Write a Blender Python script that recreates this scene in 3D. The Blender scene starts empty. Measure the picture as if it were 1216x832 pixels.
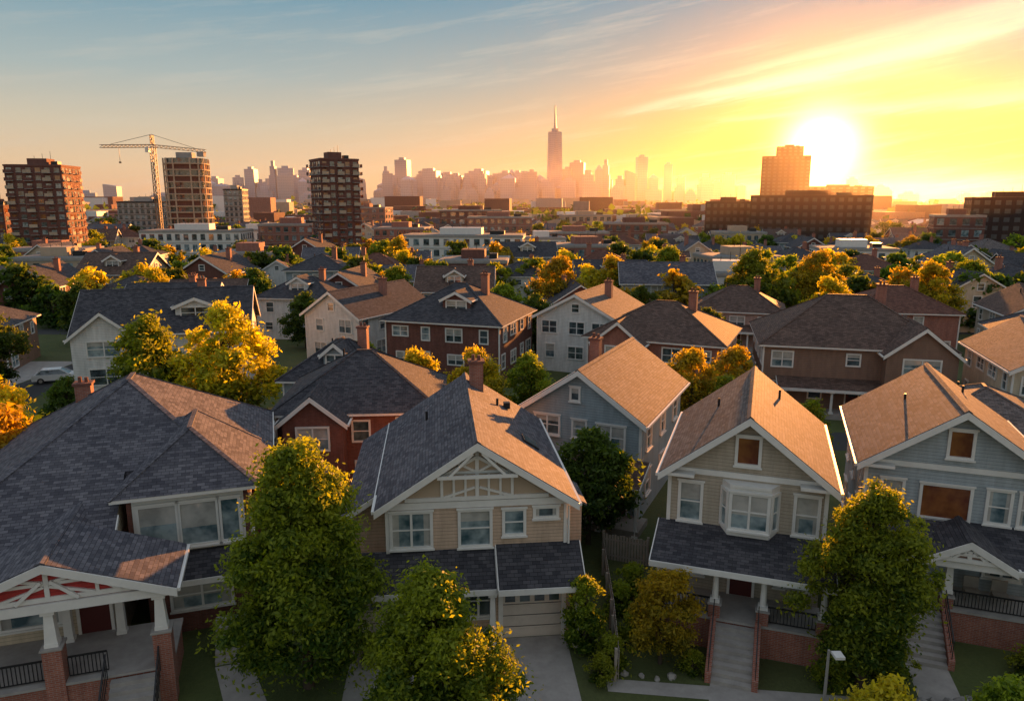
import bpy, math, random
import numpy as np
from mathutils import Vector, Matrix
rad=math.radians
random.seed(7)
SC=bpy.context.scene
COL=SC.collection
SUN_AZ=rad(26.5); SUN_EL=rad(6.5)
def sdir(a,e): return Vector((math.sin(a)*math.cos(e),math.cos(a)*math.cos(e),math.sin(e)))
SUND=sdir(SUN_AZ,SUN_EL); GLOWD=sdir(rad(22.3),rad(3.5))

# ---------------------------------------------------------------- node helpers
class NT:
    def __init__(s,nt): s.nt=nt
    def n(s,t,**k):
        nd=s.nt.nodes.new(t)
        for a,b in k.items(): setattr(nd,a,b)
        return nd
    def put(s,sock,v):
        if isinstance(v,bpy.types.NodeSocket): s.nt.links.new(v,sock)
        else: sock.default_value=v
    def m(s,op,a,b=None,c=None,clamp=False):
        nd=s.n('ShaderNodeMath',operation=op); nd.use_clamp=clamp
        s.put(nd.inputs[0],a)
        if b is not None: s.put(nd.inputs[1],b)
        if c is not None: s.put(nd.inputs[2],c)
        return nd.outputs[0]
    def mix(s,f,a,b,blend='MIX'):
        nd=s.n('ShaderNodeMix',data_type='RGBA',blend_type=blend)
        s.put(nd.inputs[0],f); s.put(nd.inputs[6],a); s.put(nd.inputs[7],b)
        return nd.outputs[2]
    def noise(s,vec,scale,detail=3,rough=.5):
        nd=s.n('ShaderNodeTexNoise'); s.put(nd.inputs['Vector'],vec)
        nd.inputs['Scale'].default_value=scale; nd.inputs['Detail'].default_value=detail; nd.inputs['Roughness'].default_value=rough
        return nd.outputs[0]
    def ramp(s,f,stops):
        nd=s.n('ShaderNodeValToRGB'); cr=nd.color_ramp
        while len(cr.elements)<len(stops): cr.elements.new(.5)
        for e,(p,c) in zip(cr.elements,stops): e.position=p; e.color=c
        s.put(nd.inputs[0],f); return nd.outputs[0]
def c4(c,k=1): return (c[0]*k,c[1]*k,c[2]*k,1)
def newmat(name):
    m=bpy.data.materials.new(name); m.use_nodes=True
    t=NT(m.node_tree); p=m.node_tree.nodes['Principled BSDF']
    return m,t,p
def bump(t,p,h,st,dist=.02):
    b=t.n('ShaderNodeBump'); b.inputs['Strength'].default_value=st; b.inputs['Distance'].default_value=dist
    t.put(b.inputs['Height'],h); t.put(p.inputs['Normal'],b.outputs[0])
def m_plain(name,c,rough=.7,var=.25,sc=1.2,metal=0):
    m,t,p=newmat(name); tc=t.n('ShaderNodeTexCoord').outputs['Object']
    f=t.noise(tc,sc,4,.65)
    col=t.mix(t.m('MULTIPLY_ADD',f,1.6,-.3,clamp=True),c4(c,1-var),c4(c,1+var*.6))
    t.put(p.inputs['Base Color'],col); p.inputs['Roughness'].default_value=rough; p.inputs['Metallic'].default_value=metal
    return m
def stain(t,uv,col,a=.74,b=1.22):
    mp=t.n('ShaderNodeMapping'); t.put(mp.inputs[0],uv); mp.inputs['Scale'].default_value=(2.2,.35,1)
    f=t.m('MULTIPLY_ADD',t.noise(mp.outputs[0],1.1,4,.7),1.8,-.4,clamp=True)
    return t.mix(1.0,col,t.mix(f,(a,a,a*.97,1),(b,b,b,1)),'MULTIPLY')
def m_siding(name,c,pitch=.16):
    m,t,p=newmat(name); uv=t.n('ShaderNodeTexCoord').outputs['UV']
    s=t.n('ShaderNodeSeparateXYZ'); t.put(s.inputs[0],uv)
    fr=t.m('FRACT',t.m('DIVIDE',s.outputs[1],pitch))
    dark=t.m('LESS_THAN',fr,.12)
    f=t.noise(uv,.8,3,.6)
    col=t.mix(f,c4(c,.8),c4(c,1.15))
    col=stain(t,uv,col)
    col=t.mix(t.m('MULTIPLY',dark,.6),col,c4(c,.3))
    t.put(p.inputs['Base Color'],col); p.inputs['Roughness'].default_value=.6
    bump(t,p,t.m('SUBTRACT',1.0,fr),.6,.02); return m
def m_shingle(name,c,c2,bw=.33,rh=.17):
    m,t,p=newmat(name); tcn=t.n('ShaderNodeTexCoord'); uv=tcn.outputs['UV']
    b=t.n('ShaderNodeTexBrick'); t.put(b.inputs['Vector'],uv)
    b.inputs['Scale'].default_value=1; b.inputs['Brick Width'].default_value=bw; b.inputs['Row Height'].default_value=rh
    b.inputs['Mortar Size'].default_value=.010; b.inputs['Mortar Smooth'].default_value=.3; b.inputs['Bias'].default_value=0
    b.inputs['Color1'].default_value=c4(c,.8); b.inputs['Color2'].default_value=c4(c2,1.2); b.inputs['Mortar'].default_value=c4(c,.4)
    f=t.noise(uv,.35,5,.7)
    col=t.mix(t.m('MULTIPLY_ADD',f,2.4,-.7,clamp=True),(.58,.58,.62,1),(1.4,1.32,1.22,1))
    mp=t.n('ShaderNodeMapping'); t.put(mp.inputs[0],uv); mp.inputs['Scale'].default_value=(3.0,.25,1)
    st=t.noise(mp.outputs[0],1.3,3,.6)
    col=t.mix(.5,col,t.mix(st,(.6,.6,.6,1),(1.4,1.4,1.4,1)),'MIX')
    col=t.mix(1.0,b.outputs['Color'],col,'MULTIPLY')
    t.put(p.inputs['Base Color'],col); p.inputs['Roughness'].default_value=.8; p.inputs['Specular IOR Level'].default_value=.22
    s=t.n('ShaderNodeSeparateXYZ'); t.put(s.inputs[0],uv)
    fr=t.m('FRACT',t.m('DIVIDE',s.outputs[1],rh))
    h=t.m('ADD',t.m('SUBTRACT',1.0,fr),t.m('MULTIPLY',b.outputs['Fac'],-.5))
    bump(t,p,h,.5,.03); return m
def m_brick(name,c,c2,mortar=(.3,.27,.24),bw=.24,rh=.08):
    m,t,p=newmat(name); uv=t.n('ShaderNodeTexCoord').outputs['UV']
    b=t.n('ShaderNodeTexBrick'); t.put(b.inputs['Vector'],uv)
    b.inputs['Scale'].default_value=1; b.inputs['Brick Width'].default_value=bw; b.inputs['Row Height'].default_value=rh
    b.inputs['Mortar Size'].default_value=.008
    b.inputs['Color1'].default_value=c4(c); b.inputs['Color2'].default_value=c4(c2); b.inputs['Mortar'].default_value=c4(mortar)
    col=stain(t,uv,b.outputs['Color'],.65,1.3)
    t.put(p.inputs['Base Color'],col); p.inputs['Roughness'].default_value=.85
    return m
def m_glass(name,c,c2,rough=.06):
    m,t,p=newmat(name); tc=t.n('ShaderNodeTexCoord')
    f=t.noise(tc.outputs['Object'],.9,3,.6)
    t.put(p.inputs['Base Color'],t.mix(t.m('MULTIPLY_ADD',f,4,-1.5,clamp=True),c4(c),c4(c2)))
    p.inputs['Roughness'].default_value=rough; p.inputs['IOR'].default_value=1.9
    bump(t,p,t.noise(tc.outputs['Object'],1.5,2),.06,.05); return m
def m_leaf(name,ca,cb,tr=.5):
    m,t,p=newmat(name)
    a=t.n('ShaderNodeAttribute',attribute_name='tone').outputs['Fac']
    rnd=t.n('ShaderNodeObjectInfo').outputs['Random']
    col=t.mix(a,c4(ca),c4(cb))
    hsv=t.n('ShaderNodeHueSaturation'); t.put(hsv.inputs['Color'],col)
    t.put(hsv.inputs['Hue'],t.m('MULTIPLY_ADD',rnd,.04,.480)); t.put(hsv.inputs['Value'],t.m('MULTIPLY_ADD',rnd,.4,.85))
    t.put(p.inputs['Base Color'],hsv.outputs[0]); p.inputs['Roughness'].default_value=.55; p.inputs['Specular IOR Level'].default_value=.3
    tl=t.n('ShaderNodeBsdfTranslucent'); 
    t.put(tl.inputs[0],t.mix(1.0,hsv.outputs[0],(2.1,2.0,.8,1),'MULTIPLY'))
    mx=t.n('ShaderNodeMixShader'); mx.inputs[0].default_value=tr
    t.put(mx.inputs[1],p.outputs[0]); t.put(mx.inputs[2],tl.outputs[0])
    out=[n for n in t.nt.nodes if n.type=='OUTPUT_MATERIAL'][0]
    t.put(out.inputs['Surface'],mx.outputs[0]); return m
def m_grid(name,wall,glass,cw,ch,fw=.6,fh=.55,rough=.3):
    m,t,p=newmat(name); uv=t.n('ShaderNodeTexCoord').outputs['UV']
    s=t.n('ShaderNodeSeparateXYZ'); t.put(s.inputs[0],uv)
    a=t.m('LESS_THAN',t.m('FRACT',t.m('DIVIDE',s.outputs[0],cw)),fw)
    b=t.m('LESS_THAN',t.m('FRACT',t.m('DIVIDE',s.outputs[1],ch)),fh)
    f=t.m('MULTIPLY',a,b)
    t.put(p.inputs['Base Color'],t.mix(f,c4(wall),c4(glass)))
    p.inputs['Roughness'].default_value=rough; return m

# ---------------------------------------------------------------- materials
W=m_plain('white_trim_paint',(.78,.75,.70),.5,.12,2)
SH_BLUE=m_shingle('slate_blue_shingles',(.080,.078,.096),(.13,.125,.14))
SH_DARK=m_shingle('charcoal_shingles',(.048,.048,.058),(.08,.077,.085))
SH_BROWN=m_shingle('brown_shingles',(.10,.064,.050),(.14,.09,.072))
SH_GREY=m_shingle('grey_shingles',(.115,.095,.088),(.17,.14,.13))
SH_RED=m_shingle('red_brown_shingles',(.13,.055,.04),(.17,.08,.055))
S_TAN=m_siding('tan_siding',(.48,.40,.31)); S_BEIGE=m_siding('beige_siding',(.60,.43,.31))
S_BLUE=m_siding('pale_blue_siding',(.38,.42,.44)); S_GREY=m_siding('blue_grey_siding',(.33,.39,.42))
S_WHITE=m_siding('white_siding',(.72,.71,.68)); S_BROWN=m_siding('brown_siding',(.25,.145,.10)); S_RED=m_siding('red_siding',(.45,.035,.03),.2)
S_CREAM=m_siding('cream_siding',(.62,.51,.37)); S_PINK=m_siding('dusty_pink_siding',(.46,.31,.26))
BRK=m_brick('red_brick',(.29,.080,.050),(.38,.13,.08)); BRK_D=m_brick('dark_brick',(.15,.045,.032),(.21,.07,.05),(.15,.11,.09))
SIL=m_brick('silhouette_brick',(.035,.018,.014),(.05,.025,.02),(.045,.03,.025))  # backlit silhouette darkness put into the brick colour
GL=m_glass('window_glass',(.02,.03,.035),(.12,.16,.17)); GL_L=m_glass('curtained_window_glass',(.05,.10,.12),(.36,.43,.44),.10)
GL_S=m_glass('silhouette_window_glass',(.01,.012,.014),(.03,.03,.03),.5)  # near-black rough panes, painted dark to match the backlit silhouette blocks
GL_W=m_glass('warm_reflection_glass',(.14,.035,.015),(.30,.11,.03))  # orange-brown reflection painted into the pane's base colour
BLIND=m_glass('blind_behind_glass',(.34,.33,.30),(.55,.52,.47),.12)
DOOR=m_plain('dark_red_door_paint',(.10,.02,.018),.4,.2); DOORW=m_plain('garage_door_paint',(.64,.56,.48),.5,.12,3)
CONC=m_plain('concrete',(.38,.35,.32),.85,.3,1.5); ASPH=m_plain('asphalt',(.05,.05,.052),.9,.3,.6)
METAL=m_plain('dark_metal',(.03,.03,.032),.45,.2,2,.4); WOOD=m_plain('weathered_wood',(.34,.29,.24),.85,.35,2)
ROCK=m_plain('rock',(.30,.28,.26),.9,.4,2); STUCCO=m_plain('beige_stucco',(.50,.38,.27),.9,.2,.5)
BARK=m_plain('bark',(.07,.05,.035),.95,.4,4); FLATROOF=m_plain('flat_roof_membrane',(.22,.21,.20),.9,.3,.3)
YEL=m_plain('crane_paint',(.22,.14,.08),.5,.2,.5); BIN=m_plain('bin_plastic',(.03,.06,.04),.5,.2,2)
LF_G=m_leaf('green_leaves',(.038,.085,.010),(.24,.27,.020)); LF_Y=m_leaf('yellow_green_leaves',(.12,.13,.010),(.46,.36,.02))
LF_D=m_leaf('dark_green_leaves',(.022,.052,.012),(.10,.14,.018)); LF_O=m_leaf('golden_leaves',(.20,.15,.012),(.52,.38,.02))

# ---------------------------------------------------------------- mesh builder
import bmesh
def make_mesh(name,V,F,MI,mats):
    me=bpy.data.meshes.new(name); me.from_pydata([tuple(v) for v in V],[],F)
    for m in mats: me.materials.append(m)
    me.polygons.foreach_set('material_index',MI); me.update()
    bm=bmesh.new(); bm.from_mesh(me); bmesh.ops.recalc_face_normals(bm,faces=bm.faces); bm.to_mesh(me); bm.free()
    uvl=me.uv_layers.new(name='UVMap'); uv=np.zeros(len(me.loops)*2,dtype=np.float32)
    for p in me.polygons:
        n=p.normal
        if abs(n.z)>.97: h=Vector((1,0,0)); s=Vector((0,1,0))
        else:
            h=Vector((-n.y,n.x,0)).normalized(); s=n.cross(h)
            if s.z<0: s=-s
        for li in p.loop_indices:
            co=me.vertices[me.loops[li].vertex_index].co
            uv[2*li]=co.dot(h); uv[2*li+1]=co.dot(s)
    uvl.data.foreach_set('uv',uv)
    return me
class Bld:
    def __init__(s,name,loc=(0,0,0),yaw=0):
        s.name=name; s.loc=loc; s.yaw=yaw; s.P={}; s.M=Matrix.Identity(4)
    def add(s,part,pts,faces,mat):
        V,F,MI,MT=s.P.setdefault(part,([],[],[],[]))
        if mat not in MT: MT.append(mat)
        k=len(V); mi=MT.index(mat)
        V.extend([s.M@Vector(p) for p in pts])
        for f in faces: F.append([i+k for i in f]); MI.append(mi)
    def box(s,part,x0,x1,y0,y1,z0,z1,mat):
        s.add(part,[(x0,y0,z0),(x1,y0,z0),(x1,y1,z0),(x0,y1,z0),(x0,y0,z1),(x1,y0,z1),(x1,y1,z1),(x0,y1,z1)],
          [[0,3,2,1],[4,5,6,7],[0,1,5,4],[1,2,6,5],[2,3,7,6],[3,0,4,7]],mat)
    def prism(s,part,pts,d,mat):
        n=len(pts); d=Vector(d); P=[Vector(p) for p in pts]; Q=[p+d for p in P]
        s.add(part,P+Q,[list(range(n)),list(range(2*n-1,n-1,-1))]+[[i,(i+1)%n,n+(i+1)%n,n+i] for i in range(n)],mat)
    def xz(s,part,pts,y0,y1,mat): s.prism(part,[(x,y0,z) for x,z in pts],(0,y1-y0,0),mat)
    def yz(s,part,pts,x0,x1,mat): s.prism(part,[(x0,y,z) for y,z in pts],(x1-x0,0,0),mat)
    def cyl(s,part,c,r0,r1,z0,z1,mat,n=12):
        P=[(c[0]+r*math.cos(2*math.pi*i/n),c[1]+r*math.sin(2*math.pi*i/n),z) for r,z in ((r0,z0),(r1,z1)) for i in range(n)]
        s.add(part,P,[list(range(n)),list(range(n,2*n))]+[[i,(i+1)%n,n+(i+1)%n,n+i] for i in range(n)],mat)
    def bar(s,part,a,b,w,mat,w2=None):
        a=Vector(a); b=Vector(b); d=(b-a).normalized(); up=Vector((0,0,1)) if abs(d.z)<.95 else Vector((0,1,0))
        u=d.cross(up).normalized()*w/2; v=u.cross(d).normalized()*(w2 or w)/2
        P=[a-u-v,a+u-v,a+u+v,a-u+v,b-u-v,b+u-v,b+u+v,b-u+v]
        s.add(part,P,[[0,1,2,3],[4,5,6,7],[0,1,5,4],[1,2,6,5],[2,3,7,6],[3,0,4,7]],mat)
    def finish(s,join=False):
        if join:
            V=[];F=[];MI=[];MT=[]
            for (v,f,mi,mt) in s.P.values():
                k=len(V); V+=v
                for a,b in zip(f,mi):
                    if mt[b] not in MT: MT.append(mt[b])
                    F.append([i+k for i in a]); MI.append(MT.index(mt[b]))
            me=make_mesh(s.name,V,F,MI,MT); return me
        e=bpy.data.objects.new(s.name,None); e.location=s.loc; e.rotation_euler=(0,0,rad(s.yaw)); COL.objects.link(e)
        for pn,(V,F,MI,MT) in s.P.items():
            o=bpy.data.objects.new(pn,make_mesh(s.name+'_'+pn,V,F,MI,MT)); COL.objects.link(o); o.parent=e
        return e
def put(name,me,loc,yaw=0,sc=1):
    o=bpy.data.objects.new(name,me); o.location=loc; o.rotation_euler=(0,0,rad(yaw)); o.scale=(sc,)*3 if not isinstance(sc,tuple) else sc; COL.objects.link(o); return o
def T(x,y,z=0): return Matrix.Translation((x,y,z))
def RZ(a): return Matrix.Rotation(rad(a),4,'Z')

# ---------------------------------------------------------------- house parts
def gable_roof(b,x0,x1,y0,y1,ze,zr,mat,o=.45,of=.45,ob=.4,t=.15,trim=True,part='roof',xc=None):
    xc=(x0+x1)/2 if xc is None else xc
    ml=(zr-ze)/(xc-x0); mr=(zr-ze)/(x1-xc)
    xl,zl,xr,zz=x0-o,ze-ml*o,x1+o,ze-mr*o
    def chev(a,c,d=0): return [(xl-d,zl-ml*d+a),(xc,zr+a),(xr+d,zz-mr*d+a),(xr+d,zz-mr*d+c),(xc,zr+c),(xl-d,zl-ml*d+c)]
    b.xz(part,chev(.015,.015+t),y0-of,y1+ob,mat)
    if trim:
        b.xz('trim',chev(-.20,t-.03,.02),y0-of-.06,y0-of-.003,W)
        b.xz('trim',chev(-.10,t-.03,.02),y1+ob+.003,y1+ob+.05,W)
        b.box('gutters',xl-.13,xl-.01,y0-of,y1+ob,zl-.02,zl+.11,W); b.box('gutters',xr+.01,xr+.13,y0-of,y1+ob,zz-.02,zz+.11,W)
        b.xz('roof',[(xc-.16,zr+t-.16*ml+.02),(xc,zr+t+.02),(xc+.16,zr+t-.16*mr+.02),(xc+.16,zr+t-.16*mr+.06),(xc,zr+t+.065),(xc-.16,zr+t-.16*ml+.06)],y0-of-.03,y1+ob+.03,mat)
def hip_roof(b,x0,x1,y0,y1,ze,zr,mat,o=.5,part='roof',ridge=None,t=.16):
    X0,X1,Y0,Y1=x0-o,x1+o,y0-o,y1+o
    if ridge is None:
        if X1-X0>Y1-Y0: h=(Y1-Y0)/2; ridge=((X0+h,(Y0+Y1)/2),(X1-h,(Y0+Y1)/2))
        else: h=(X1-X0)/2; ridge=(((X0+X1)/2,Y0+h),((X0+X1)/2,Y1-h))
    a,c=ridge
    P=[(X0,Y0,ze),(X1,Y0,ze),(X1,Y1,ze),(X0,Y1,ze),(a[0],a[1],zr),(c[0],c[1],zr)]
    if abs(a[0]-c[0])>abs(a[1]-c[1]): F=[[0,1,5,4],[1,2,5],[2,3,4,5],[3,0,4]]
    else: F=[[0,1,4],[1,2,5,4],[2,3,5],[3,0,4,5]]
    b.add(part,P,F,mat)
    b.add(part,P[:4],[[0,1,2,3]],W)
    b.box('fascia',X0+.02,X1-.02,Y0+.02,Y1-.02,ze-t,ze-.004,W)
    for p,q in ((P[0],P[4]),(P[1],P[4] if len(F[0])==3 else P[5]),(P[2],P[5]),(P[3],P[5] if len(F[0])==3 else P[4]),(P[4],P[5])):
        if (Vector(p)-Vector(q)).length>.3: b.bar('ridge_caps',p,q,.22,mat,.07)
def penta(b,x0,x1,y0,y1,z0,ze,zr,mat,part='walls',xc=None):
    xc=(x0+x1)/2 if xc is None else xc
    b.xz(part,[(x0,z0),(x1,z0),(x1,ze),(xc,zr),(x0,ze)],y0,y1,mat)
def win(b,cx,z0,z1,w,y=0,n=1,g=None,lod=0,dh=True,tr=W):
    g=g or GL; f=.13; part='windows'
    x0,x1=cx-w/2,cx+w/2
    b.box(part,x0-f,x0,y-.09,y+.02,z0-f,z1+f,tr); b.box(part,x1,x1+f,y-.09,y+.02,z0-f,z1+f,tr)
    b.box(part,x0,x1,y-.09,y+.02,z1,z1+f,tr); b.box(part,x0,x1,y-.09,y+.02,z0-f,z0,tr)
    if lod==0:
        b.box(part,x0-f-.05,x1+f+.05,y-.16,y-.0905,z0-f-.05,z0-f+.03,tr); b.box(part,x0-f-.05,x1+f+.05,y-.14,y-.0905,z1+f-.03,z1+f+.06,tr)
    b.add(part,[(x0,y-.012,z0),(x1,y-.012,z0),(x1,y-.012,z1),(x0,y-.012,z1)],[[0,1,2,3]],g)
    if g is not GL_W:
        k=random.choice([0,.3,.45,.6,0]); 
        if k: b.add(part,[(x0,y-.0145,z1-(z1-z0)*k),(x1,y-.0145,z1-(z1-z0)*k),(x1,y-.0145,z1),(x0,y-.0145,z1)],[[0,1,2,3]],BLIND)
        if lod==0 and random.random()<.6:
            for s in (0,1):
                a,c=(x0,x0+w*.17) if s==0 else (x1-w*.17,x1)
                b.add(part,[(a,y-.0132,z0),(c,y-.0132,z0),(c,y-.0132,z1),(a,y-.0132,z1)],[[0,1,2,3]],BLIND)
    for i in range(1,n):
        xm=x0+w*i/n; b.box(part,xm-.05,xm+.05,y-.07,y-.016,z0,z1,tr)
    if dh:
        zm=(z0+z1)/2; b.box(part,x0,x1,y-.05,y-.0165,zm-.03,zm+.03,tr)
def column(b,x,y,z0,z1,r=.13,square=False):
    b.box('columns',x-r-.06,x+r+.06,y-r-.06,y+r+.06,z0,z0+.14,W); b.box('columns',x-r-.06,x+r+.06,y-r-.06,y+r+.06,z1-.14,z1,W)
    if square:
        a,c,za,zb=r*1.25,r*.85,z0+.14,z1-.14
        b.add('columns',[(x-a,y-a,za),(x+a,y-a,za),(x+a,y+a,za),(x-a,y+a,za),(x-c,y-c,zb),(x+c,y-c,zb),(x+c,y+c,zb),(x-c,y+c,zb)],[[0,1,5,4],[1,2,6,5],[2,3,7,6],[3,0,4,7]],W)
    else: b.cyl('columns',(x,y),r,r*.8,z0+.14,z1-.14,W)
def pier(b,x,y,z0,z1,r=.27,m=None):
    b.box('piers',x-r,x+r,y-r,y+r,z0,z1,m or BRK); b.box('piers',x-r-.05,x+r+.05,y-r-.05,y+r+.05,z1,z1+.08,CONC)
def rail(b,x0,x1,y,z,m=None,h=.9,dx=.13):
    m=m or METAL
    b.box('railing',x0,x1,y-.03,y+.03,z+h-.06,z+h,m); b.box('railing',x0,x1,y-.02,y+.02,z+.08,z+.12,m)
    n=max(2,int((x1-x0)/dx))
    for i in range(n+1):
        x=x0+(x1-x0)*i/n; b.box('railing',x-.015,x+.015,y-.015,y+.015,z+.12,z+h-.06,m)
def steps(b,cx,w,y,z,n,run=.3,m=None):
    for i in range(n): b.box('steps',cx-w/2,cx+w/2,y-run*(i+1)+.002*i,y-run*i,0,z*(n-i)/(n+1)+.01,m or CONC)
def door(b,cx,y,z,w=.95,h=2.1,m=None):
    b.box('door',cx-w/2,cx+w/2,y-.04,y+.02,z,z+h,m or DOOR)
    b.add('door',[(cx-w*.28,y-.045,z+1.2),(cx+w*.28,y-.045,z+1.2),(cx+w*.28,y-.045,z+1.9),(cx-w*.28,y-.045,z+1.9)],[[0,1,2,3]],GL)
    for s in (-1,1): b.box('door',cx+s*(w/2+.06)-.06,cx+s*(w/2+.06)+.06,y-.08,y+.02,z,z+h+.12,W)
    b.box('door',cx-w/2,cx+w/2,y-.08,y+.02,z+h,z+h+.12,W)
def chimney(b,x,y,z0,z1,w=.8,d=.7,m=None):
    b.box('chimney',x-w/2,x+w/2,y-d/2,y+d/2,z0,z1,m or BRK); b.box('chimney',x-w/2-.08,x+w/2+.08,y-d/2-.08,y+d/2+.08,z1,z1+.14,BRK_D)
    b.cyl('chimney',(x-.15,y),.11,.1,z1+.14,z1+.45,BRK_D,8); b.cyl('chimney',(x+.17,y),.11,.1,z1+.14,z1+.4,BRK_D,8)
def shed(b,x0,x1,yb,zb,yf,zf,mat,t=.14,part='porch_roof'):
    b.yz(part,[(yf,zf),(yb,zb),(yb,zb+t),(yf,zf+t)],x0,x1,mat)
    b.box('trim',x0-.03,x1+.03,yf-.06,yf-.003,zf-.14,zf+t-.02,W)
    for x in (x0,x1):
        s=-1 if x==x0 else 1; a,c=(x-.05,x-.003) if s<0 else (x+.003,x+.05)
        b.yz('trim',[(yf,zf-.1),(yb,zb-.1),(yb,zb+t-.02),(yf,zf+t-.02)],a,c,W)
def truss(b,xc,zr,ze,hw,y):
    m=(zr-ze)/hw; z1=ze+.12
    b.box('gable_truss',xc-hw*.86,xc+hw*.86,y-.07,y,z1-.08,z1+.1,W)
    b.box('gable_truss',xc-.08,xc+.08,y-.06,y,z1+.1,zr-.15,W)
    zc=ze+(zr-ze)*.52; b.box('gable_truss',xc-hw*.44,xc+hw*.44,y-.055,y-.001,zc-.06,zc+.06,W)
    for s in (-1,1):
        b.box('gable_truss',xc+s*hw*.42-.06,xc+s*hw*.42+.06,y-.05,y-.001,z1+.1,zc+.2,W)
        b.bar('gable_truss',(xc+s*.1,y-.03,zc+.05),(xc+s*hw*.25,y-.03,zr-(hw*.25)*m-.1),.1,W)
        b.bar('gable_truss',(xc+s*.1,y-.03,z1+.5),(xc+s*hw*.4,y-.03,z1+.08),.1,W)

def side_frames(w,d):
    return [(Matrix.Identity(4),w),(T(w/2,d/2)@RZ(90),d),(T(-w/2,d/2)@RZ(-90),d),(T(0,d)@RZ(180),w)]
def gen_house(name,loc,yaw,w,d,ze,zr,roof='hip',wall=None,rf=None,base=None,dormer=False,porch=False,chim=True,join=False,cross=False,seed=0,lod=1,winmat=None):
    rs=random.Random(seed); wall=wall or S_WHITE; rf=rf or SH_GREY
    b=Bld(name,loc,yaw); I4=Matrix.Identity(4)
    if roof=='gf': penta(b,-w/2,w/2,0,d,0,ze,zr,wall); gable_roof(b,-w/2,w/2,0,d,ze,zr,rf)
    elif roof=='gs':
        b.M=T(0,d/2)@RZ(90); penta(b,-d/2,d/2,-w/2,w/2,0,ze,zr,wall); gable_roof(b,-d/2,d/2,-w/2,w/2,ze,zr,rf); b.M=I4
    else: b.box('walls',-w/2,w/2,0,d,0,ze-.1,wall); hip_roof(b,-w/2,w/2,0,d,ze,zr,rf)
    nst=2 if ze>4.5 else 1
    for k,(M,L) in enumerate(side_frames(w,d)):
        b.M=M
        for s in range(nst):
            z0=ze-1.95-s*2.8
            if z0<.3: continue
            n=max(2,int(L/2.8)); 
            for i in range(n):
                if porch and k==0 and s==1 and i==n//2: continue
                if rs.random()<.12: continue
                cx=-L/2+L*(i+.5)/n+rs.uniform(-.3,.3); ww=rs.choice([.8,1.0,1.7])
                win(b,cx,z0+rs.choice([0,0,.35]),z0+rs.choice([1.3,1.45]),ww,n=2 if ww>1.5 else 1,g=rs.choice([GL,GL,GL_L,winmat or GL]),lod=1)
        if k in(0,3) and roof=='gf': win(b,0,ze+.5,ze+1.35,.8,lod=1)
        if k in(1,2) and roof=='gs': win(b,0,ze+.4,ze+1.3,.8,lod=1)
    b.M=I4
    for x in (-w/2,w/2):
        b.box('corner_boards',x-.07,x+.07,-.055,.07,0,ze-.15,W)
    if dormer:
        h=(zr-ze); dw=w*.24; yd=d*.16; zb=ze+h*.25; b.M=T(dormer if dormer is not True else 0,0)
        penta(b,-dw/2,dw/2,yd,d/2,zb-.6,zb+1.3,zb+2.1,wall,'dormer_walls'); gable_roof(b,-dw/2,dw/2,yd,d/2,zb+1.3,zb+2.1,rf,o=.25,of=.3,ob=0,part='dormer_roof')
        win(b,0,zb+.1,zb+1.15,dw*.7,y=yd,n=2,lod=1); b.M=I4
    if cross:
        cw=w*.36; cx=cross; b.M=T(cx,0)
        penta(b,-cw/2,cw/2,-1.5,d*.45,0,ze-.1,ze+cw*.38,wall,'wing_walls'); gable_roof(b,-cw/2,cw/2,-1.5,d*.45,ze-.1,ze+cw*.38,rf,o=.35,of=.4,ob=0,part='wing_roof')
        win(b,0,ze-2,ze-.6,cw*.5,y=-1.5,n=2,lod=1,g=GL_L); win(b,0,ze-4.8,ze-3.3,cw*.5,y=-1.5,n=2,lod=1); b.M=I4
    if porch:
        shed(b,-w*.42,w*.42,0,3.2,-2,2.6,rf); b.box('porch_floor',-w*.4,w*.4,-1.9,-.01,0,.5,CONC)
        for i in range(4): column(b,-w*.38+w*.76*i/3,-1.75,.5,2.5)
        door(b,0,0,.5,1.0); steps(b,0,1.4,-1.9,.5,2)
    if chim: chimney(b,w*.2,d*.55,ze,zr+.9)
    b.cyl('roof_vents',(-w*.15,d*.6),.07,.07,ze,zr-.1,METAL,7)
    return b.finish(join=True) if join else b.finish()

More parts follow.
